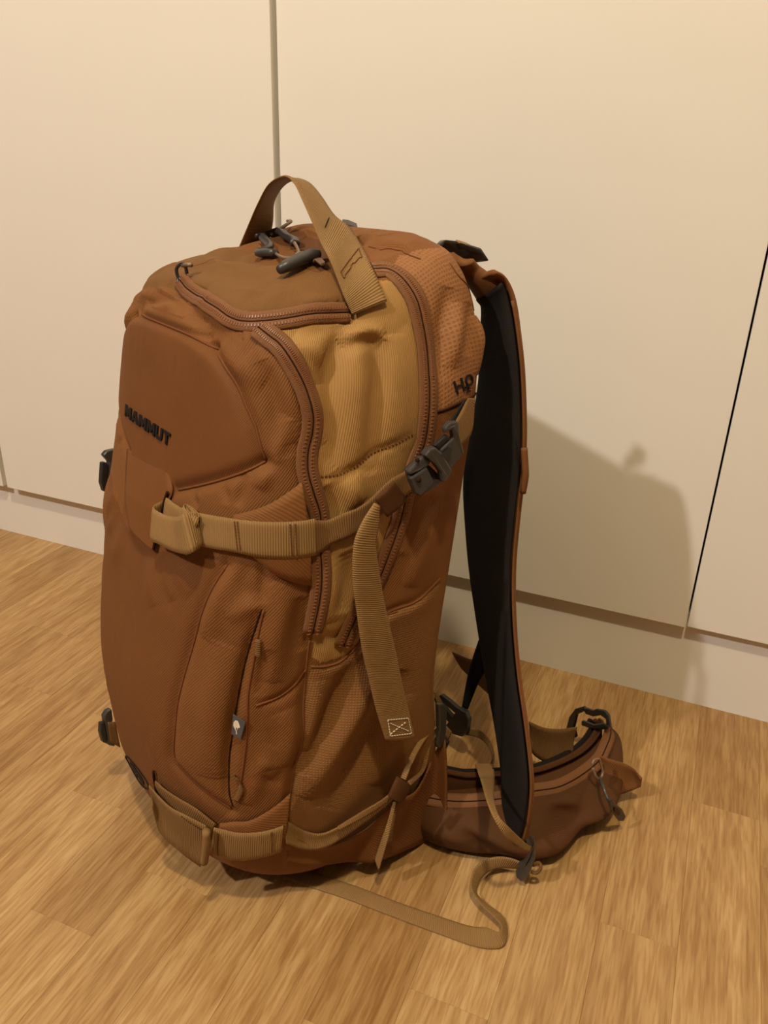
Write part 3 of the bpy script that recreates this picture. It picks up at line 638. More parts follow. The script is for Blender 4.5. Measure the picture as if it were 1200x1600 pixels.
# upper front strap with its rolled end
us = s_band('front_strap', [(0.1983,0.6167),(0.236,0.6189),(0.2684,0.6193),(0.3052,0.6178),(0.343,0.6145),(0.3798,0.6105)], [(0.2145,0.5872),(0.2443,0.5889),(0.2754,0.5891),(0.3121,0.5847),(0.3504,0.5795),(0.3908,0.575)], .0052, .0018, M['web'], n=60, m=9, lab='tan webbing strap across the front')
s_band('front_strap', [(0.1004,0.6121),(0.1495,0.6125),(0.1861,0.6141),(0.2163,0.6169)], [(0.1053,0.5791),(0.1439,0.5822),(0.1809,0.5844),(0.2199,0.5881)], .0045, .0016, M['web'], n=30, m=8)
def coil(name, c_top, c_bot, n0, r0, r1, turns, parent, th=.0016, w0=0.0):
    """rolled-up webbing end: spiral swept between a top and a bottom centre"""
    c_top = np.asarray(c_top, float); c_bot = np.asarray(c_bot, float); ax = unit(c_top-c_bot); X = unit(np.asarray(n0)-ax*np.dot(n0, ax)); Y = np.cross(ax, X)
    k = int(turns*26); rows = []
    for i in range(k):
        t = i/(k-1); a = w0+t*turns*2*math.pi; r = r0+(r1-r0)*t
        o_ = X*math.cos(a)*r*.52+Y*math.sin(a)*r*1.35
        rows.append([c_bot+(c_top-c_bot)*s+o_ for s in np.linspace(0, 1, 8)])
    return sheet(name, np.array(rows), th, M['web'], parent)
cq = [(0.1979,0.6179),(0.1824,0.5809)]
nrm = unit(bil(NS_, cq[0]))[0]
coil('rolled_strap_end', S(cq[0], .009), S(cq[1], .009), nrm, .002, .008, 2.2, bag)
# outer loop of the roll, standing off the pack
band('rolled_strap_end', np.vstack([S([(0.0882,0.607)], .004), S([(0.1005,0.603),(0.1329,0.603),(0.1675,0.6071)], .013), S([(0.193,0.6134),(0.2013,0.6172)], .017), S([(0.2045,0.617)], .008)]),
     np.vstack([S([(0.09,0.5798)], .004), S([(0.1097,0.5722),(0.1409,0.5725),(0.1761,0.5753)], .013), S([(0.2163,0.5819),(0.2285,0.5869)], .017), S([(0.2252,0.5889)], .008)]), .0017, M['web'], bag, n=50)
for a, b in (((373,811),(377,858)), ((376,811),(380,858)), ((449,813),(452,866)), ((457,813),(460,866))):
    q = {(373,811): [(0.2698,0.6176),(0.2751,0.6036),(0.2803,0.5899)], (376,811): [(0.274,0.6178),(0.2792,0.6037),(0.2843,0.59)], (449,813): [(0.3443,0.6126),(0.3487,0.5967),(0.353,0.581)], (457,813): [(0.3511,0.6117),(0.3556,0.5957),(0.3599,0.5799)]}[a]
    stitches('stitching', S(cr(q, 20), .0065), mat='thread', step=.0022)
# side compression strap, keeper, hanging tail
s_band('side_strap', [(0.3823,0.6083),(0.4076,0.6029),(0.4324,0.6051),(0.4746,0.6109),(0.5126,0.6216),(0.5451,0.6241)], [(0.3933,0.5733),(0.4165,0.5783),(0.4406,0.5794),(0.4755,0.583),(0.5114,0.5922),(0.5656,0.602)], .0035, .0017, M['webd'], n=60, m=8, lab='webbing strap pulled tight across the side')
s_band('strap_keeper', [(0.474,0.6134),(0.4933,0.6168),(0.5074,0.6231)], [(0.5049,0.5892),(0.5234,0.5929),(0.5404,0.5982)], .0085, .0022, M['rust'], n=16, m=10, lab='wide keeper loop round the strap')
band('strap_tail', [(0.158,-0.0894,0.3745),(0.162,-0.1013,0.3652),(0.165,-0.1098,0.352),(0.167,-0.1117,0.3266),(0.168,-0.1088,0.3007),(0.169,-0.104,0.2666),(0.17,-0.0985,0.2411),(0.171,-0.0915,0.2097),(0.172,-0.0828,0.1784)],
     [(0.158,-0.0851,0.3716),(0.16,-0.0861,0.3591),(0.162,-0.0892,0.3436),(0.164,-0.0865,0.3184),(0.165,-0.0813,0.291),(0.167,-0.0733,0.2562),(0.168,-0.0668,0.227),(0.169,-0.0608,0.201),(0.171,-0.0529,0.1661)], .0018, M['web'], bag, n=90, m=8, dome=.0015, lab='long loose webbing tail hanging down the side')
for z_ in ([(0.1735,-0.0822,0.1982),(0.1725,-0.0616,0.1902),(0.1735,-0.0584,0.1743),(0.1745,-0.0799,0.1825),(0.1735,-0.0822,0.1982)], [(0.1735,-0.0797,0.194),(0.1735,-0.0604,0.1772)], [(0.1745,-0.08,0.1844),(0.1728,-0.0624,0.1882)]):
    stitches('stitching', cr(z_, 40) if len(z_) < 3 else np.vstack([cr([z_[i], z_[i+1]], 12) for i in range(len(z_)-1)]), mat='white', r=.0004)
# side release buckle, closed
BD = np.array([1.0, -.15, .1])
slab('buckle', [(0.158,-0.0656,0.3951),(0.156,-0.0522,0.4007),(0.156,-0.0378,0.3868),(0.156,-0.0339,0.3815),(0.156,-0.0332,0.3794),(0.157,-0.0379,0.3768),(0.159,-0.0541,0.3734),(0.16,-0.0578,0.3756),(0.16,-0.0633,0.3864)], BD, .0065, M['plastic2'], bag, .001, 'dark grey side release buckle')
bk = slab('buckle_frame', [(0.161,-0.0678,0.3957),(0.159,-0.0536,0.4029),(0.159,-0.046,0.3981),(0.16,-0.0483,0.3956),(0.161,-0.0568,0.3934),(0.162,-0.0663,0.3929)], BD, .0065, M['plastic'], bag, .0015)
slab('buckle_plate', [(0.163,-0.0664,0.391),(0.162,-0.0516,0.3955),(0.163,-0.046,0.3847),(0.164,-0.0489,0.3818),(0.165,-0.0589,0.3767),(0.165,-0.0618,0.3793)], BD, .006, M['plastic'], bag, .0012)
slab('buckle_collar', [(0.16,-0.0539,0.4042),(0.16,-0.0497,0.4081),(0.16,-0.0447,0.4085),(0.16,-0.0387,0.4031),(0.161,-0.0298,0.3892),(0.162,-0.0326,0.3843),(0.162,-0.0382,0.3816),(0.162,-0.0393,0.3891),(0.161,-0.0446,0.3961)], BD, .0085, M['plastic'], bag, .0013)
slab('buckle_body', [(0.161,-0.0391,0.4054),(0.16,-0.0278,0.4115),(0.16,-0.0295,0.4183),(0.16,-0.0351,0.4161),(0.16,-0.0359,0.4199),(0.159,-0.0308,0.4234),(0.159,-0.0233,0.4226),(0.16,-0.0228,0.4134),(0.16,-0.0167,0.3979),(0.16,-0.0185,0.3973),(0.161,-0.0282,0.3908),(0.161,-0.0307,0.3855),(0.161,-0.0377,0.3947)], BD, .006, M['plastic'], bag, .0012)
slab('buckle_prong', [(0.16,-0.0436,0.4088),(0.16,-0.0327,0.4147),(0.16,-0.0296,0.4113),(0.16,-0.0399,0.4048)], BD, .0045, M['plastic2'], bag, .001)
slab('buckle_slot', [(0.1685,-0.0421,0.4033),(0.1675,-0.0331,0.4068),(0.1675,-0.0312,0.405),(0.1678,-0.0323,0.4011),(0.1685,-0.0394,0.3976)], BD, .0004, M['plastic2'], bag, .0)
tube('buckle_hole', [(0.1665,-0.0604,0.4025),(0.1672,-0.0607,0.4028)], .0016, M['slit'], bag, seg=10)
tube('buckle_hole', [(0.17,-0.0613,0.3895),(0.1707,-0.0615,0.3898)], .0019, M['slit'], bag, seg=10)
band('side_strap', [(0.158,-0.0222,0.4193),(0.152,-0.0107,0.426),(0.146,-0.0007,0.4313)], [(0.16,-0.0182,0.4011),(0.153,-0.0008,0.4078),(0.144,0.008,0.4295)], .0017, M['webd'], bag, n=20)
band('side_strap', [(0.157,-0.0256,0.4214),(0.151,-0.014,0.4263),(0.146,-0.0036,0.4308)], [(0.157,-0.0213,0.4188),(0.151,-0.0119,0.4231),(0.146,-0.0012,0.4304)], .0017, M['foam'], bag, n=14)
# lower front strap and its folded end
s_band('front_strap', [(0.2496,0.2579),(0.2687,0.2565),(0.2879,0.2537),(0.3244,0.2535),(0.3614,0.2568)], [(0.235,0.2065),(0.2562,0.2067),(0.2771,0.206),(0.3174,0.2116),(0.3533,0.217)], .0050, .0018, M['web'], n=40, m=8, lab='tan webbing strap low on the front')
band('rolled_strap_end', S([(0.1253,0.284),(0.1495,0.2785),(0.1771,0.2726),(0.2121,0.2713),(0.2428,0.2648)], .009), S([(0.1281,0.2519),(0.1199,0.2072),(0.148,0.1809),(0.1648,0.1603),(0.1872,0.1515)], .011), .0018, M['web'], bag, n=40, dome=.003, lab='folded end of the lower front strap')
band('front_strap', S([(0.1282,0.2862),(0.1516,0.2843),(0.1878,0.2832),(0.2204,0.2784),(0.2527,0.2615)], .0035), S([(0.1278,0.2801),(0.1378,0.2665),(0.1673,0.2567),(0.1992,0.248),(0.2414,0.241)], .0045), .0016, M['webd'], bag, n=30)
tube('fold', S([(0.2449,0.2632),(0.2414,0.241),(0.2267,0.2079)], .0125), .0032, M['web'], bag, n=12, seg=10)
tube('flap_edge', S(cr([(0.1197,0.2952),(0.1163,0.2769),(0.1166,0.2537),(0.1303,0.2477)], 20), .002), .0012, M['slit'], bag, seg=6)
stitches('stitching', S(cr([(0.2576,0.2521),(0.2486,0.2143)], 16), .0068), step=.0022); stitches('stitching', S(cr([(0.3415,0.2533),(0.3383,0.2198)], 16), .0066), step=.0022)
stitches('stitching', S(cr([(0.203,0.2725),(0.2293,0.2639),(0.2397,0.2611)], 16), .0115), step=.0022, mat='slit')
# small oval emblem low on the front
eq = [(-0.0698,0.225),(0.0042,0.235),(0.0859,0.2563)]; ec = np.array(eq[1]); ea = (np.array(eq[2])-np.array(eq[0]))/2*.92; eb = np.array([.0, .015])
EL = lambda s, t: ec+ea*s+eb*t
tube('emblem_ring', S([EL(math.cos(a), math.sin(a)) for a in np.linspace(0, 2*math.pi, 40)], .0008), .0006, M['ink'], bag, seg=6)
def patch(name, pts, mat, off=.0008):
    P = S(pts, off); c = P.mean(0); n = len(P); return mesh_obj(name, np.vstack([P, c[None], P-.0006*unit(bil(NN, np.array(pts)))]), [(i, (i+1) % n, n) for i in range(n)]+[(i, n+1+i, n+1+(i+1) % n, (i+1) % n) for i in range(n)], M[mat], bag, False)
patch('emblem', [EL(*p) for p in ((-.62,-.1),(-.45,.45),(-.1,.6),(.15,.35),(.45,.3),(.62,-.1),(.55,-.6),(.35,-.55),(.3,-.2),(.05,-.15),(-.0,-.65),(-.22,-.6),(-.25,-.1),(-.42,-.5))], 'ink')
# woven grey tag with the pale balloon mark, small loops
TN = unit(bil(NS_, [(0.3026,0.3957)][0]))[0]
slab('side_tag', S([(0.2936,0.4144),(0.3153,0.4043),(0.3127,0.3946),(0.3091,0.3824),(0.2925,0.389)], .003), TN, .0008, M['tag'], bag, .0002, 'small grey woven tag with a pale parachute mark')
mk = slab('tag_mark', S([(0.2949,0.4007),(0.2952,0.4048),(0.2981,0.4068),(0.3032,0.4059),(0.3064,0.4022),(0.3086,0.3976),(0.3056,0.3973),(0.3037,0.3944),(0.3023,0.3932),(0.3027,0.389),(0.3007,0.3891),(0.3002,0.3932),(0.2981,0.3962)], .0040), TN, .0003, M['white'], bag, .0)
slab('tag_mark', S([(0.2999,0.397),(0.3017,0.3982),(0.3028,0.3967),(0.3012,0.3942)], .0046), TN, .0002, M['tag'], bag, .0)
s_band('webbing_loop', [(0.3186,0.5001),(0.3199,0.49),(0.32,0.4814)], [(0.3273,0.4987),(0.3285,0.4893),(0.329,0.4785)], .002, .0016, M['webd'], n=10, m=5)
s_band('webbing_loop', [(0.297,0.3349),(0.3026,0.3224),(0.2889,0.2981)], [(0.3057,0.3223),(0.3084,0.3131),(0.297,0.2964)], .002, .0016, M['webd'], n=10, m=5)
# ladder buckles on the far left side
def ladder(name, Pq, th, d, lab=None):
    o = slab(name, Pq, d, th, M['plastic'], bag, .0012, lab); return o
BL = np.array([-.35, -1.0, 0])
band('front_strap', [(-0.15,-0.169,0.3172),(-0.15,-0.1633,0.3148),(-0.15,-0.1563,0.3114)], [(-0.15,-0.1731,0.2922),(-0.15,-0.1669,0.2869),(-0.15,-0.1582,0.2822)], .0018, M['web'], bag, n=10)
slab('ladder_buckle', [(-0.15,-0.1776,0.3253),(-0.15,-0.1737,0.3289),(-0.15,-0.1659,0.3293),(-0.15,-0.1619,0.3273),(-0.15,-0.1619,0.3222),(-0.15,-0.1675,0.3201),(-0.15,-0.1703,0.2896),(-0.15,-0.1669,0.2869),(-0.15,-0.1697,0.2842),(-0.15,-0.1762,0.2863),(-0.15,-0.1766,0.293),(-0.15,-0.1731,0.3181)], (-1, -.3, 0), .006, M['plastic'], bag, .0012, 'grey ladder buckle at the left edge, level with the front strap')
slab('ladder_bar', [(-0.15,-0.1796,0.3187),(-0.15,-0.1761,0.3186),(-0.15,-0.1742,0.3144),(-0.15,-0.1765,0.304),(-0.15,-0.1778,0.288),(-0.15,-0.1817,0.2902),(-0.15,-0.1831,0.299)], (-1, -.3, 0), .005, M['plastic2'], bag, .001)
band('front_strap', [(-0.08,-0.2246,0.0871),(-0.08,-0.2176,0.0839)], [(-0.08,-0.2249,0.0625),(-0.08,-0.2161,0.052)], .0018, M['webd'], bag, n=8)
slab('ladder_buckle', [(-0.08,-0.2268,0.0941),(-0.08,-0.2233,0.0986),(-0.08,-0.2189,0.0997),(-0.08,-0.219,0.0876),(-0.08,-0.2199,0.0849),(-0.08,-0.2202,0.0603),(-0.08,-0.2208,0.055),(-0.08,-0.2265,0.0593),(-0.08,-0.2268,0.0789)], (-1, -.3, 0), .006, M['plastic'], bag, .0012, 'grey ladder buckle at the lower left edge')
slab('ladder_bar', [(-0.08,-0.2305,0.0882),(-0.08,-0.227,0.0874),(-0.08,-0.2266,0.0749),(-0.08,-0.2275,0.0614),(-0.08,-0.2314,0.0655),(-0.08,-0.2324,0.0776)], (-1, -.3, 0), .005, M['plastic2'], bag, .001)

# carry handle
HA = np.vstack([[(-0.0974,-0.058,0.5079),(-0.0761,-0.058,0.5297),(-0.0556,-0.059,0.5481),(-0.0344,-0.06,0.5636),(-0.0071,-0.062,0.5709),(0.0116,-0.064,0.5676),(0.031,-0.068,0.5568),(0.0525,-0.073,0.5443),(0.0766,-0.08,0.5324)], S([(0.4455,0.9109)], .008), S([(0.4419,0.8776)], .004), S([(0.4523,0.8454)], .0035)])
HB = np.vstack([[(-0.1006,-0.028,0.5072),(-0.0897,-0.028,0.5296),(-0.0828,-0.03,0.5456),(-0.0656,-0.033,0.5573),(-0.045,-0.036,0.5648),(-0.0269,-0.037,0.5676),(-0.0104,-0.037,0.5653),(0.0064,-0.037,0.5568),(0.0293,-0.04,0.5457)], S([(0.7752,0.9457)], .010), S([(0.5392,0.9042)], .004), S([(0.521,0.8506)], .0035)])
band('carry_handle', HA, HB, .0022, M['web'], bag, n=120, m=10, lab='tan webbing carry handle arching over the top')
def on_band(A, B, ts, off):
    a, b = cr2(A, B, 120); out = []
    for t, w in ts:
        i = int(t*118); p, q = a[i], b[i]; n = unit(np.cross((a[i+1]+b[i+1])/2-(a[i]+b[i])/2, q-p)); n = n if n[2] > 0 or n[0] > 0 else -n
        out.append(p*(1-w)+q*w+n*off)
    return np.array(out)
box_ = [(.835,.12),(.835,.86),(.875,.84),(.862,.5),(.875,.14),(.835,.12)]
stitches('stitching', np.vstack([on_band(HA, HB, [(t0+(t1-t0)*k/10, w0+(w1-w0)*k/10) for k in range(11)], .0016) for (t0, w0), (t1, w1) in zip(box_[:-1], box_[1:])]), step=.0022, r=.0004)
stitches('stitching', on_band(HA, HB, [(.655, .35+.04*k) for k in range(10)], .0016), step=.0018, r=.0005, mat='slit')

# zipper pulls on the lid
LT = lambda q, o: S(q, o)
tube('pull_cord', LT([(0.4334,0.9324),(0.4166,0.9539),(0.3583,0.9718),(0.2151,0.9886),(-0.4291,0.9915)], .0035), .0013, M['metal'], bag, n=30)
tube('pull_cord', np.vstack([LT([(-0.9519,0.9841),(0.5365,0.9805)], .006), LT([(0.4251,0.9604),(0.3875,0.9522)], .004)]), .0013, M['metal'], bag, n=24)
for P_, n_ in (([(-0.5717,0.9454),(-0.4999,0.9775),(0.1804,0.9884)], .0036), ([(-0.5768,0.9309),(-0.6157,0.9264),(-0.6582,0.9369),(-0.7067,0.9603),(-0.8813,0.9803)], .0042)):
    sheet('zip_pull_loop', np.stack([LT(cr(P_, 24), .0045)+np.array([0, -d, d*.3]) for d in np.linspace(-n_, n_, 6)], 1), .0055, M['plastic'], bag)['label'] = 'grey plastic loop zip pull lying on the lid'
tube('zip_pull', LT([(0.3249,0.9254),(0.3468,0.9294),(0.3862,0.9336),(0.4334,0.9373),(0.4623,0.9371)], .006), [.0030, .0042, .0046, .0042, .0028], M['plastic'], bag, seg=12)['label'] = 'long grey toggle zip pull on the lid'
tube('zip_slider', LT([(0.4249,0.9661),(0.4659,0.9691),(0.4898,0.9642),(0.4667,0.9547),(0.43,0.9512),(0.415,0.9595)], .0055), .0012, M['metal'], bag, n=24)
slab('zip_slider', LT([(0.4525,0.9458),(0.4625,0.9313),(0.4553,0.9229),(0.4374,0.9216),(0.4334,0.9348)], .003), (0, -.6, 1), .0022, M['metal'], bag, .0005)
tube('zip_slider', LT([(-0.6264,0.9347),(-0.6502,0.9226),(-0.6723,0.9194),(-0.6848,0.9196)], .004), .0014, M['metal'], bag, n=20)
tube('zip_slider', LT([(-0.6426,0.9343),(-0.6736,0.9334),(-0.6962,0.9291),(-0.7036,0.9255),(-0.6884,0.9179)], .006), .0014, M['metal'], bag, n=20)
zb = S([(-0.0717,0.9146)], .003)[0]
tube('zip_slider', [zb+np.array(p) for p in ((.002, .001, -.004), (-.003, -.002, -.002), (-.0045, -.003, .004), (-.002, -.001, .008), (.002, .001, .0085), (.003, .002, .002))], .0013, M['plastic2'], bag, n=24)
tube('zip_slider', [zb+np.array(p) for p in ((-.003, -.003, -.002), (-.003, -.004, -.009))], .0012, M['plastic2'], bag)
tube('zip_slider', [zb+np.array(p) for p in ((0, 0, .0075), (.005, .002, .0085), (.010, .003, .009))], .0016, M['metal'], bag)
# top rear: load lifter straps and buckles
slab('ladder_buckle', [(0.0736,0.02,0.5272),(0.0768,0.022,0.5311),(0.0774,0.034,0.5297),(0.0784,0.046,0.5266),(0.0798,0.056,0.5239),(0.0815,0.064,0.5143),(0.0765,0.056,0.5131),(0.0742,0.046,0.5162),(0.0722,0.034,0.5204),(0.0736,0.022,0.5244)], (1, -.3, .15), .010, M['plastic'], bag, .0016, 'grey load lifter buckle above the right shoulder strap')
slab('ladder_bar', [(0.0778,0.033,0.5294),(0.0796,0.055,0.523),(0.0789,0.06,0.518),(0.0763,0.036,0.5235)], (1, -.3, .15), .012, M['plastic2'], bag, .0014)
band('load_lifter', [(0.0737,0.004,0.5311),(0.075,0.012,0.5304),(0.0742,0.022,0.5263)], [(0.0844,0,0.5288),(0.0808,0.01,0.5271),(0.0769,0.02,0.5239)], .0018, M['web'], bag, n=14)
band('load_lifter', [(0.0786,0.036,0.5303),(0.0783,0.044,0.5285),(0.0783,0.052,0.5254)], [(0.0887,0.03,0.5302),(0.0884,0.038,0.5276),(0.0844,0.048,0.5248)], .0018, M['web'], bag, n=10)
band('load_lifter', [(0.0751,0.04,0.5185),(0.0784,0.044,0.5131),(0.0838,0.05,0.5097),(0.0889,0.062,0.5024)], [(0.0817,0.048,0.5161),(0.0812,0.052,0.5125),(0.0839,0.058,0.5073),(0.0847,0.068,0.5)], .0018, M['webd'], bag, n=20)
slab('ladder_buckle', [(-0.0913,0.045,0.5261),(-0.0807,0.045,0.5265),(-0.0661,0.045,0.5247),(-0.0743,0.045,0.5239),(-0.0892,0.045,0.5247)], (-.6, .3, .2), .012, M['plastic'], bag, .001, 'grey load lifter buckle behind the top')
band('load_lifter', [(-.088, .000, .524), (-.086, .028, .524), (-.084, .055, .514), (-.080, .075, .490)], [(-.068, .000, .525), (-.066, .028, .525), (-.064, .055, .515), (-.060, .075, .490)], .0018, M['webd'], bag, n=24)

# right shoulder strap: padded, black inside, brown outside
SA = [(0.092,0.042,0.499),(0.0838,0.06,0.4887),(0.0821,0.07,0.4786),(0.0763,0.076,0.4459),(0.0756,0.078,0.413),(0.0673,0.08,0.3647),(0.0621,0.081,0.3233),(0.0666,0.081,0.29),(0.0793,0.08,0.2429),(0.0975,0.078,0.1977),(0.1213,0.074,0.1485),(0.1461,0.068,0.1083),(0.1659,0.062,0.0727),(0.1792,0.056,0.0399),(0.1914,0.05,0.0221),(0.2038,0.047,0.0221)]
SB = [(0.1192,0.04,0.5105),(0.12,0.05,0.5054),(0.1247,0.056,0.4894),(0.1336,0.058,0.4599),(0.139,0.06,0.4313),(0.1459,0.06,0.3922),(0.1486,0.06,0.3582),(0.1495,0.059,0.3281),(0.1516,0.058,0.2825),(0.1607,0.055,0.2387),(0.1759,0.052,0.1905),(0.1942,0.048,0.1505),(0.2096,0.044,0.115),(0.2157,0.042,0.0923),(0.2173,0.041,0.0612),(0.2145,0.041,0.0367)]
def pad(name, A, B, off, th, mat, lab, grow=0.0, n=140, m=14, dome=.003, t0=0.0, t1=1.0):
    a, b = cr2(A, B, n); i0, i1 = int(t0*(n-1)), int(t1*(n-1))+1; a = a[i0:i1]; b = b[i0:i1]
    w = unit(b-a); a = a-w*grow; b = b+w*grow; t = np.linspace(0, 1, m)[None, :, None]; Rw = a[:, None]*(1-t)+b[:, None]*t
    N = unit(np.cross(np.gradient((a+b)/2, axis=0), b-a)); N = np.where(N[:, 1:2] > 0, -N, N)
    Rw = Rw+N[:, None]*(off+(1-(2*t-1)**4)*dome); return tag(sheet(name, Rw, th, mat, bag), lab)
ss = pad('shoulder_strap_lining', SA, SB, .003, .005, M['foam'], 'black padded inner face of the right shoulder strap', t0=.03)
pad('shoulder_strap_cover', SA, SB, -.0015, .004, M['cover'], 'brown outer cover of the right shoulder strap', grow=.0016, dome=-.002)
a_, b_ = cr2(SA, SB, 100); tube('strap_piping', b_[6:]+np.array([.0006, 0, 0]), .0014, M['cover'], bag, seg=6)
band('shoulder_strap_cover', [(0.0898,0.02,0.5223),(0.0856,0.034,0.5146),(0.0849,0.048,0.5004),(0.0823,0.06,0.4884)], [(0.0988,0.036,0.5198),(0.1005,0.044,0.5132),(0.1087,0.05,0.5074),(0.115,0.058,0.4994)], .008, M['cover'], bag, n=30, m=12, dome=.004)
tube('sternum_rail', [(0.1519,0.056,0.3843),(0.1558,0.056,0.367),(0.1565,0.056,0.3619),(0.1556,0.056,0.3479)], .0026, M['cover'], bag, n=16)
# far shoulder strap, mostly hidden behind the pack
pad('shoulder_strap_lining', [(-u_, v_+.004, w_) for u_, v_, w_ in [(.05,.05,.48),(.048,.09,.40),(.046,.10,.30),(.05,.095,.20),(.07,.075,.10),(.085,.06,.05)]], [(-u_-.055, v_, w_) for u_, v_, w_ in [(.05,.05,.485),(.05,.09,.40),(.05,.10,.30),(.052,.095,.20),(.06,.075,.10),(.05,.06,.04)]], .003, .006, M['foam'], 'far shoulder strap')
# webbing between the straps and the belt
band('strap_webbing', [(0.0662,0.11,0.1399),(0.0615,0.108,0.1146),(0.0585,0.106,0.0895),(0.0586,0.102,0.0549)], [(0.0883,0.11,0.1464),(0.0852,0.108,0.1208),(0.0759,0.106,0.0954),(0.0677,0.102,0.0575)], .0018, M['foam'], bag, n=30, lab='dark webbing hanging behind the strap')
band('strap_webbing', [(-0.0169,0.15,0.0628),(0.0148,0.15,0.0709),(0.0451,0.15,0.0846)], [(0.0027,0.15,0.0497),(0.0285,0.15,0.0462),(0.0605,0.15,0.0431)], .0018, M['webd'], bag, n=14)
bm_ = slab('side_release_buckle', [(0.0494,0.095,0.0297),(0.0609,0.095,0.0527),(0.0659,0.095,0.0636),(0.0779,0.095,0.0658),(0.0827,0.095,0.0591),(0.0823,0.095,0.044),(0.0755,0.095,0.0324),(0.0615,0.095,0.026)], (.2, -1, .2), .008, M['plastic2'], bag, .0014, 'black open male buckle dangling behind the pack')
for a in ([(0.063,0.093,0.0551),(0.0461,0.093,0.0556),(0.035,0.093,0.0593),(0.0389,0.093,0.0635),(0.0516,0.093,0.0642),(0.0683,0.093,0.0636)], [(0.0543,0.093,0.0373),(0.039,0.093,0.039),(0.0281,0.093,0.0506),(0.0299,0.093,0.0552),(0.0432,0.093,0.052),(0.0596,0.093,0.0477)]):
    slab('buckle_prong', a, (.2, -1, .2), .006, M['plastic2'], bag, .001)
band('strap_webbing', [(0.0763,0.095,0.0432),(0.0973,0.095,0.0527),(0.1122,0.094,0.0506),(0.1232,0.09,0.0427),(0.1289,0.084,0.0351)], [(0.0745,0.095,0.0317),(0.0976,0.092,0.0453),(0.1152,0.088,0.0491),(0.1286,0.082,0.0473),(0.1296,0.078,0.0371)], .0016, M['web'], bag, n=26)
band('strap_webbing', [(0.135,0.0528,0.0586),(0.18,0.0177,0.0899),(0.214,-0.0092,0.1115),(0.232,-0.017,0.1103),(0.24,-0.0101,0.094),(0.24,0.0111,0.0686),(0.238,0.0238,0.0554)], [(0.13,0.0833,0.0396),(0.176,0.0388,0.0757),(0.212,0.002,0.1038),(0.232,-0.0115,0.1099),(0.24,-0.0061,0.1013),(0.238,0.0182,0.0683),(0.236,0.0285,0.0574)], .0017, M['web'], bag, n=60, m=8, lab='tan webbing running down to the ladder buckle')
slab('ladder_buckle', [(0.2267,0.034,0.0563),(0.2317,0.034,0.0644),(0.2361,0.034,0.0556),(0.2376,0.034,0.0405),(0.2326,0.034,0.0159),(0.2276,0.034,0.0064),(0.2211,0.034,0.0065),(0.2194,0.034,0.0128),(0.2233,0.034,0.0196),(0.2199,0.034,0.0211),(0.2271,0.034,0.0324),(0.2302,0.034,0.0429)], (.3, -1, .2), .005, M['plastic'], bag, .0013, 'grey ladder buckle at the end of the right shoulder strap')
slab('ladder_bar', [(0.2325,0.029,0.0673),(0.2366,0.029,0.0701),(0.2386,0.029,0.0623),(0.2358,0.029,0.045),(0.2317,0.029,0.0306),(0.2294,0.029,0.03),(0.2334,0.029,0.0451),(0.2347,0.029,0.0574)], (.3, -1, .2), .002, M['plastic'], bag, .0006)
tube('strap_end_loop', [(0.2335,0.036,0.0279),(0.2368,0.04,0.0315),(0.2396,0.04,0.028),(0.2373,0.038,0.0209),(0.2332,0.036,0.0199)], .0016, M['webd'], bag, n=16)
# long webbing loop lying on the floor and running under the pack
band('floor_webbing', [(0.2282,0.0375,0.022),(0.2135,0.0273,0.024),(0.2036,0.0159,0.022),(0.2014,0.0008,0.02),(0.206,-0.0096,0.017),(0.2143,-0.0165,0.014),(0.2265,-0.0183,0.012),(0.2409,-0.0165,0.01),(0.2514,-0.0159,0.009),(0.2553,-0.0218,0.009),(0.245,-0.0255,0.006),(0.2349,-0.034,0.003),(0.2141,-0.048,0.002),(0.1806,-0.0705,0.002),(0.1495,-0.0895,0.002),(0.1191,-0.1103,0.002),(0.0963,-0.1267,0.002)],
     [(0.2195,0.0393,0.008),(0.21,0.0245,0.01),(0.2066,0.0145,0.01),(0.2063,0.0058,0.009),(0.2094,-0.0028,0.008),(0.2166,-0.0104,0.006),(0.2277,-0.0083,0.004),(0.2419,-0.005,0.003),(0.2532,-0.0088,0.002),(0.2634,-0.0219,0.001),(0.2591,-0.0334,0.001),(0.2473,-0.0446,0.001),(0.2267,-0.0582,0.001),(0.1882,-0.0827,0.001),(0.1552,-0.1032,0.001),(0.128,-0.1223,0.001),(0.103,-0.1402,0.001)], .0016, M['web'], bag, n=120, m=8, lab='loose tan webbing lying on the floor in front of the belt')
# lower side: strap, cloth wing, ladder buckle
hw_rows_top = [(0.1387,-0.1532,0.0948),(0.1419,-0.1238,0.0675),(0.1435,-0.0867,0.0674),(0.15,-0.0607,0.0902),(0.146,-0.035,0.0863),(0.14,-0.0168,0.0964),(0.132,-0.0008,0.1024),(0.1392,0.004,0.1184)]
hw_rows_bot = [(0.1339,-0.1515,0.0592),(0.1367,-0.127,0.0436),(0.1261,-0.089,0.0169),(0.142,-0.0761,0.0237),(0.14,-0.0521,0.0151),(0.138,-0.0249,0.0073),(0.135,-0.0009,-0.0006),(0.1529,0,0.024)]
o_ = np.array([[k, 0, 0] for k in (.002, .004, .007, .008, .008, .007, .006, .005)]); band('belt_wing', np.array(hw_rows_top)+o_, np.array(hw_rows_bot)+o_, .002, M['brown'], bag, n=60, m=14, dome=.002, lab='brown cloth wing joining the hip belt to the side')
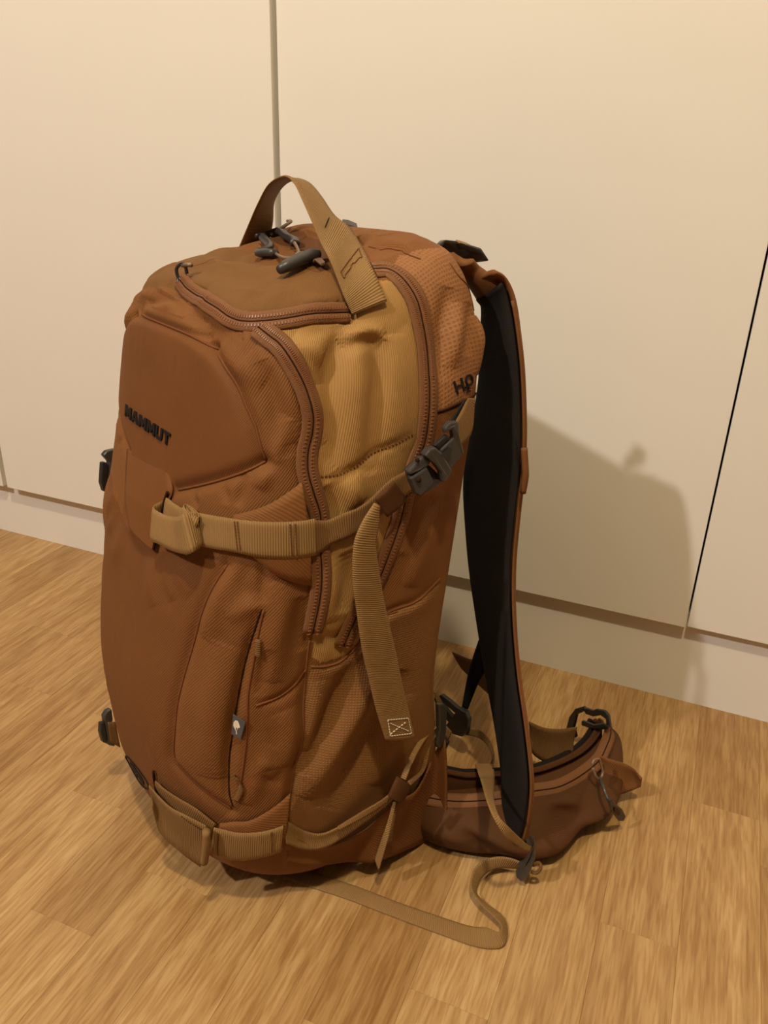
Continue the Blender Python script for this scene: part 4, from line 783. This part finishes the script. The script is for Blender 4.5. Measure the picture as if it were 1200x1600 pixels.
band('lower_side_strap', [(0.141,-0.1547,0.1105),(0.143,-0.1405,0.0932),(0.147,-0.1268,0.0845),(0.151,-0.1127,0.0868),(0.156,-0.0911,0.0949),(0.158,-0.0733,0.0993),(0.159,-0.0631,0.1044)], [(0.143,-0.1558,0.0877),(0.144,-0.1402,0.0722),(0.148,-0.1244,0.0677),(0.152,-0.1083,0.0731),(0.156,-0.0889,0.0831),(0.158,-0.0711,0.0911),(0.159,-0.0602,0.0972)], .0018, M['web'], bag, n=50, m=8, dome=.0015, lab='tan webbing strap low on the side')
band('lower_side_strap', [(0.154,-0.1147,0.0919),(0.158,-0.0925,0.0995),(0.161,-0.0737,0.1055),(0.161,-0.0597,0.1132)], [(0.157,-0.1147,0.0904),(0.16,-0.0919,0.0945),(0.162,-0.0723,0.1007),(0.163,-0.0583,0.1093)], .0016, M['webd'], bag, n=24)
band('lower_side_strap', [(0.158,-0.0549,0.1154),(0.154,-0.0457,0.1249),(0.148,-0.0308,0.134),(0.142,-0.0152,0.1363),(0.138,-0.0033,0.1337)], [(0.163,-0.0533,0.1157),(0.158,-0.0439,0.1229),(0.152,-0.0303,0.1311),(0.146,-0.0161,0.1339),(0.142,-0.0051,0.133)], .0016, M['web'], bag, n=30)
band('lower_side_strap', [(0.156,-0.0462,0.1051),(0.15,-0.0278,0.1023),(0.146,-0.0208,0.108),(0.142,-0.0143,0.1218),(0.138,-0.0029,0.1278)], [(0.16,-0.0451,0.1034),(0.154,-0.0274,0.1031),(0.15,-0.0197,0.109),(0.145,-0.0123,0.1202),(0.141,-0.0023,0.1254)], .0016, M['webd'], bag, n=30)
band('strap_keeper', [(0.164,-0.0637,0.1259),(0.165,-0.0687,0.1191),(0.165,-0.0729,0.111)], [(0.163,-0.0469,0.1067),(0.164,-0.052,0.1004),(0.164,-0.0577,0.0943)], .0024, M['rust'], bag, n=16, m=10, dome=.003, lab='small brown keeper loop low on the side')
band('strap_tail', [(0.162,-0.065,0.0981),(0.163,-0.0709,0.0788),(0.16,-0.0752,0.0546),(0.158,-0.0786,0.037)], [(0.164,-0.0631,0.0973),(0.166,-0.0684,0.0777),(0.168,-0.0751,0.0588),(0.166,-0.0801,0.0317)], .0017, M['web'], bag, n=24)
band('strap_tail', [(0.16,-0.06,0.0923),(0.16,-0.0651,0.0692),(0.158,-0.0676,0.0483)], [(0.162,-0.0602,0.0926),(0.163,-0.064,0.0712),(0.162,-0.0645,0.0515)], .0017, M['webd'], bag, n=16)
slab('ladder_buckle', [(0.14,-0.0075,0.1604),(0.14,-0.001,0.1582),(0.14,0.0025,0.1491),(0.14,0.0035,0.1263),(0.14,0.0015,0.1143),(0.14,-0.0033,0.1101),(0.14,-0.0066,0.1168),(0.14,-0.0048,0.1315),(0.14,-0.006,0.148)], (1, .2, .1), .005, M['plastic'], bag, .0012, 'grey ladder buckle at the lower back edge')
band('strap_webbing', [(0.132,-0.0029,0.1655),(0.134,-0.0011,0.1578),(0.136,-0.0002,0.1518)], [(0.13,0.0034,0.1588),(0.132,0.0067,0.1518),(0.134,0.0077,0.1457)], .0016, M['webd'], bag, n=8)
band('strap_webbing', [(0.12,0.02,0.1136),(0.1198,0.026,0.1063),(0.1217,0.032,0.0982)], [(0.1233,0.018,0.1036),(0.1227,0.022,0.0982),(0.1217,0.028,0.0902)], .0016, M['web'], bag, n=8)
# black inner sleeve
slab('buckle_prong', [(0.1319,0.012,0.1109),(0.1384,0.016,0.1063),(0.1333,0.016,0.0923),(0.1313,0.012,0.0979)], (.4, -1, 0), .004, M['plastic2'], bag, .001)

# hip belt: curved padded wing with a zipped pouch
def catm(P, n): return cr(np.asarray(P, float), n)
cl = catm([(.118,-.010),(.140,.030),(.158,.075),(.170,.120),(.172,.165),(.160,.205),(.140,.228)], 90)
hT = np.interp(np.linspace(0, 1, 90), [0, .2, .5, .8, .93, 1], [.075, .057, .046, .046, .048, .036]); hB = np.interp(np.linspace(0, 1, 90), [0, .2, .6, .85, 1], [.004, .003, .003, .006, .012])
Tn = unit(np.gradient(cl, axis=0)); On = np.stack([Tn[:, 1], -Tn[:, 0]], 1)       # outward (+u) side
def wing(off, th, mat, name, lab, grow=0.0):
    t = np.linspace(0, 1, 12); Rw = np.zeros((90, 12, 3)); Rw[:, :, :2] = (cl+On*off)[:, None]; Rw[:, :, 2] = (hB-grow)[:, None]+(hT-hB+2*grow)[:, None]*t
    Rw[:, :, :2] += On[:, None]*(-.006*t**2)[None, :, None]; Rw[..., 2] = np.maximum(Rw[..., 2], .003); return tag(sheet(name, Rw, th, mat, bag), lab)
wing(-.005, .006, M['foam'], 'belt_lining', 'black padded inner face of the hip belt')
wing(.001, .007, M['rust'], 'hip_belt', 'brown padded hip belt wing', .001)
tt_ = np.linspace(0, 1, 90); pt = np.clip(tt_/.93, 0, 1)
bul = .066*np.sin(np.clip(pt, 0, 1)*math.pi)**.55*(tt_ < .93)*(1-.42*np.clip((pt-.45)/.5, 0, 1))+.002; rows = []; cu = []
m_ = 40
for i in range(0, 85):
    b = bul[i]; zt = .050-.004*math.sin(pt[i]*math.pi); row = []
    for j in range(m_):
        a = math.pi*(j/(m_-1)); x = math.sin(a)**.8 if 0 < j < m_-1 else 0.0; z = zt*(.5+.5*math.cos(a))**.85
        droop = 1-.25*max(0, math.cos(a)); r_ = b*x*droop
        wr_ = .0035*math.sin(a*5+pt[i]*9)*x*(.3+pt[i])+.0016*math.sin(pt[i]*17-a*2.5)*x
        # deep diagonal folds
        f1 = -.016*math.exp(-((pt[i]-.52-.25*(a/math.pi-.35))/.07)**2)*math.exp(-((a-1.25)/.8)**2)
        f2 = -.010*math.exp(-((pt[i]-.78+.35*(a/math.pi-.3))/.06)**2)*math.exp(-((a-1.0)/.5)**2)
        f3 = -.012*math.exp(-((pt[i]-.22-.3*(a/math.pi-.5))/.05)**2)*math.exp(-((a-1.6)/.5)**2)
        q = max(0, r_+wr_+(f1+f2+f3)*(1 if b > .02 else .2)); p = cl[i]+On[i]*(.005+q); row.append((p[0], p[1], max(z, .0006)))
    rows.append(row)
rows = np.array(rows); n_, mm_ = rows.shape[:2]
uvr = np.stack(np.meshgrid(np.linspace(0, .13, mm_), np.linspace(0, .3, n_)), -1).reshape(-1, 2)
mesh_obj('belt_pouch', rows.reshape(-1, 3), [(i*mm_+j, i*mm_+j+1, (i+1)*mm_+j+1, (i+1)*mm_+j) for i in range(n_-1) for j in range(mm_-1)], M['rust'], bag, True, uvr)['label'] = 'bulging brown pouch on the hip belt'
zp = rows[3:80, 4]+np.array([0, 0, .0015]); zo = unit(np.concatenate([On[3:80], np.full((77, 1), .9)], 1))
zs = sheet('zipper', np.stack([zp-np.array([0, 0, 1])*.0-On[3:80].shape[0]*0+np.concatenate([On[3:80]*s*.006, np.full((77, 1), -abs(s)*.0004-.004*s)], 1)+zo*.0008*(1-s*s) for s in np.linspace(-1, 1, 7)], 1), .001, M['tape'], bag); tag(zs, 'zipper along the top of the belt pouch')
tube('slit', zp+zo*.0014, .0006, M['slit'], zs, seg=6)
tube('belt_piping', np.concatenate([cl+On*.0, (hT+.001)[:, None]], 1)[2:], .0016, M['rust'], bag, seg=6)
# pouch zip pull
tube('zip_slider', [(0.205,0.1366,0.0679),(0.204,0.1396,0.0718),(0.204,0.1473,0.0696),(0.205,0.1489,0.0648),(0.208,0.1511,0.055),(0.21,0.146,0.0512),(0.21,0.1396,0.0561),(0.206,0.1369,0.0654)], .0013, M['metal'], bag, n=30)
tube('pull_cord', [(0.208,0.1475,0.0505),(0.222,0.1345,0.0572),(0.23,0.1314,0.0528),(0.234,0.1309,0.0501)], .0016, M['plastic'], bag, n=14)
slab('zip_pull', [(0.236,0.1231,0.0591),(0.236,0.1297,0.0571),(0.236,0.1362,0.0473),(0.236,0.1482,0.0344),(0.236,0.1555,0.0223),(0.236,0.1541,0.0166),(0.236,0.1456,0.0214),(0.236,0.1339,0.0376),(0.236,0.1266,0.051)], (1, -.2, 0), .003, M['plastic2'], bag, .001, 'black loop zip pull hanging from the pouch')
slab('pull_eye', [(0.2395,0.1324,0.046),(0.2395,0.1389,0.0409),(0.2395,0.1436,0.0319),(0.2395,0.1399,0.0324),(0.2395,0.1336,0.0407)], (1, -.2, 0), .0004, M['rust'], bag, .0)
# tongue at the pouch end
band('belt_tab', [(0.1916,0.1663,0.055),(0.1999,0.1731,0.053),(0.2085,0.1824,0.05),(0.2171,0.1893,0.045),(0.2258,0.1884,0.04)], [(0.1945,0.1654,0.03),(0.2047,0.1674,0.018),(0.2117,0.1739,0.016),(0.2171,0.1891,0.018),(0.2224,0.1966,0.024)], .002, M['brown'], bag, n=40, m=10, dome=.004, lab='rounded cloth tab at the end of the pouch')
# belt buckle and webbing
band('belt_webbing', [(0.1275,0.1298,0.07),(0.1431,0.1357,0.07),(0.1541,0.1467,0.071),(0.1639,0.1603,0.074)], [(0.1322,0.1294,0.04),(0.1422,0.1312,0.034),(0.1568,0.1382,0.034),(0.1647,0.1589,0.042)], .0018, M['webd'], bag, n=30, m=8, dome=.003, lab='wide brown webbing of the hip belt')
for a in ([(0.1228,0.2,0.0273),(0.1246,0.2,0.0441),(0.1304,0.2,0.0581),(0.141,0.2,0.0684),(0.1435,0.2,0.0643),(0.1339,0.2,0.0529),(0.1326,0.2,0.0342),(0.1377,0.2,0.0257),(0.1273,0.2,0.0113)],
          [(0.1359,0.205,0.062),(0.1492,0.205,0.0659),(0.1519,0.205,0.0701),(0.1628,0.205,0.075),(0.1682,0.205,0.0729),(0.1729,0.205,0.0614),(0.1687,0.205,0.0569),(0.1661,0.205,0.0666),(0.1593,0.205,0.0669),(0.1504,0.205,0.0592),(0.1405,0.205,0.0559)],
          [(0.1385,0.203,0.047),(0.1535,0.203,0.0514),(0.1646,0.203,0.0608),(0.1726,0.203,0.063),(0.1718,0.203,0.0583),(0.1544,0.203,0.0462),(0.1395,0.203,0.041)]):
    slab('side_release_buckle', a, (.2, -1, .3), .006, M['plastic2'], bag, .0014)
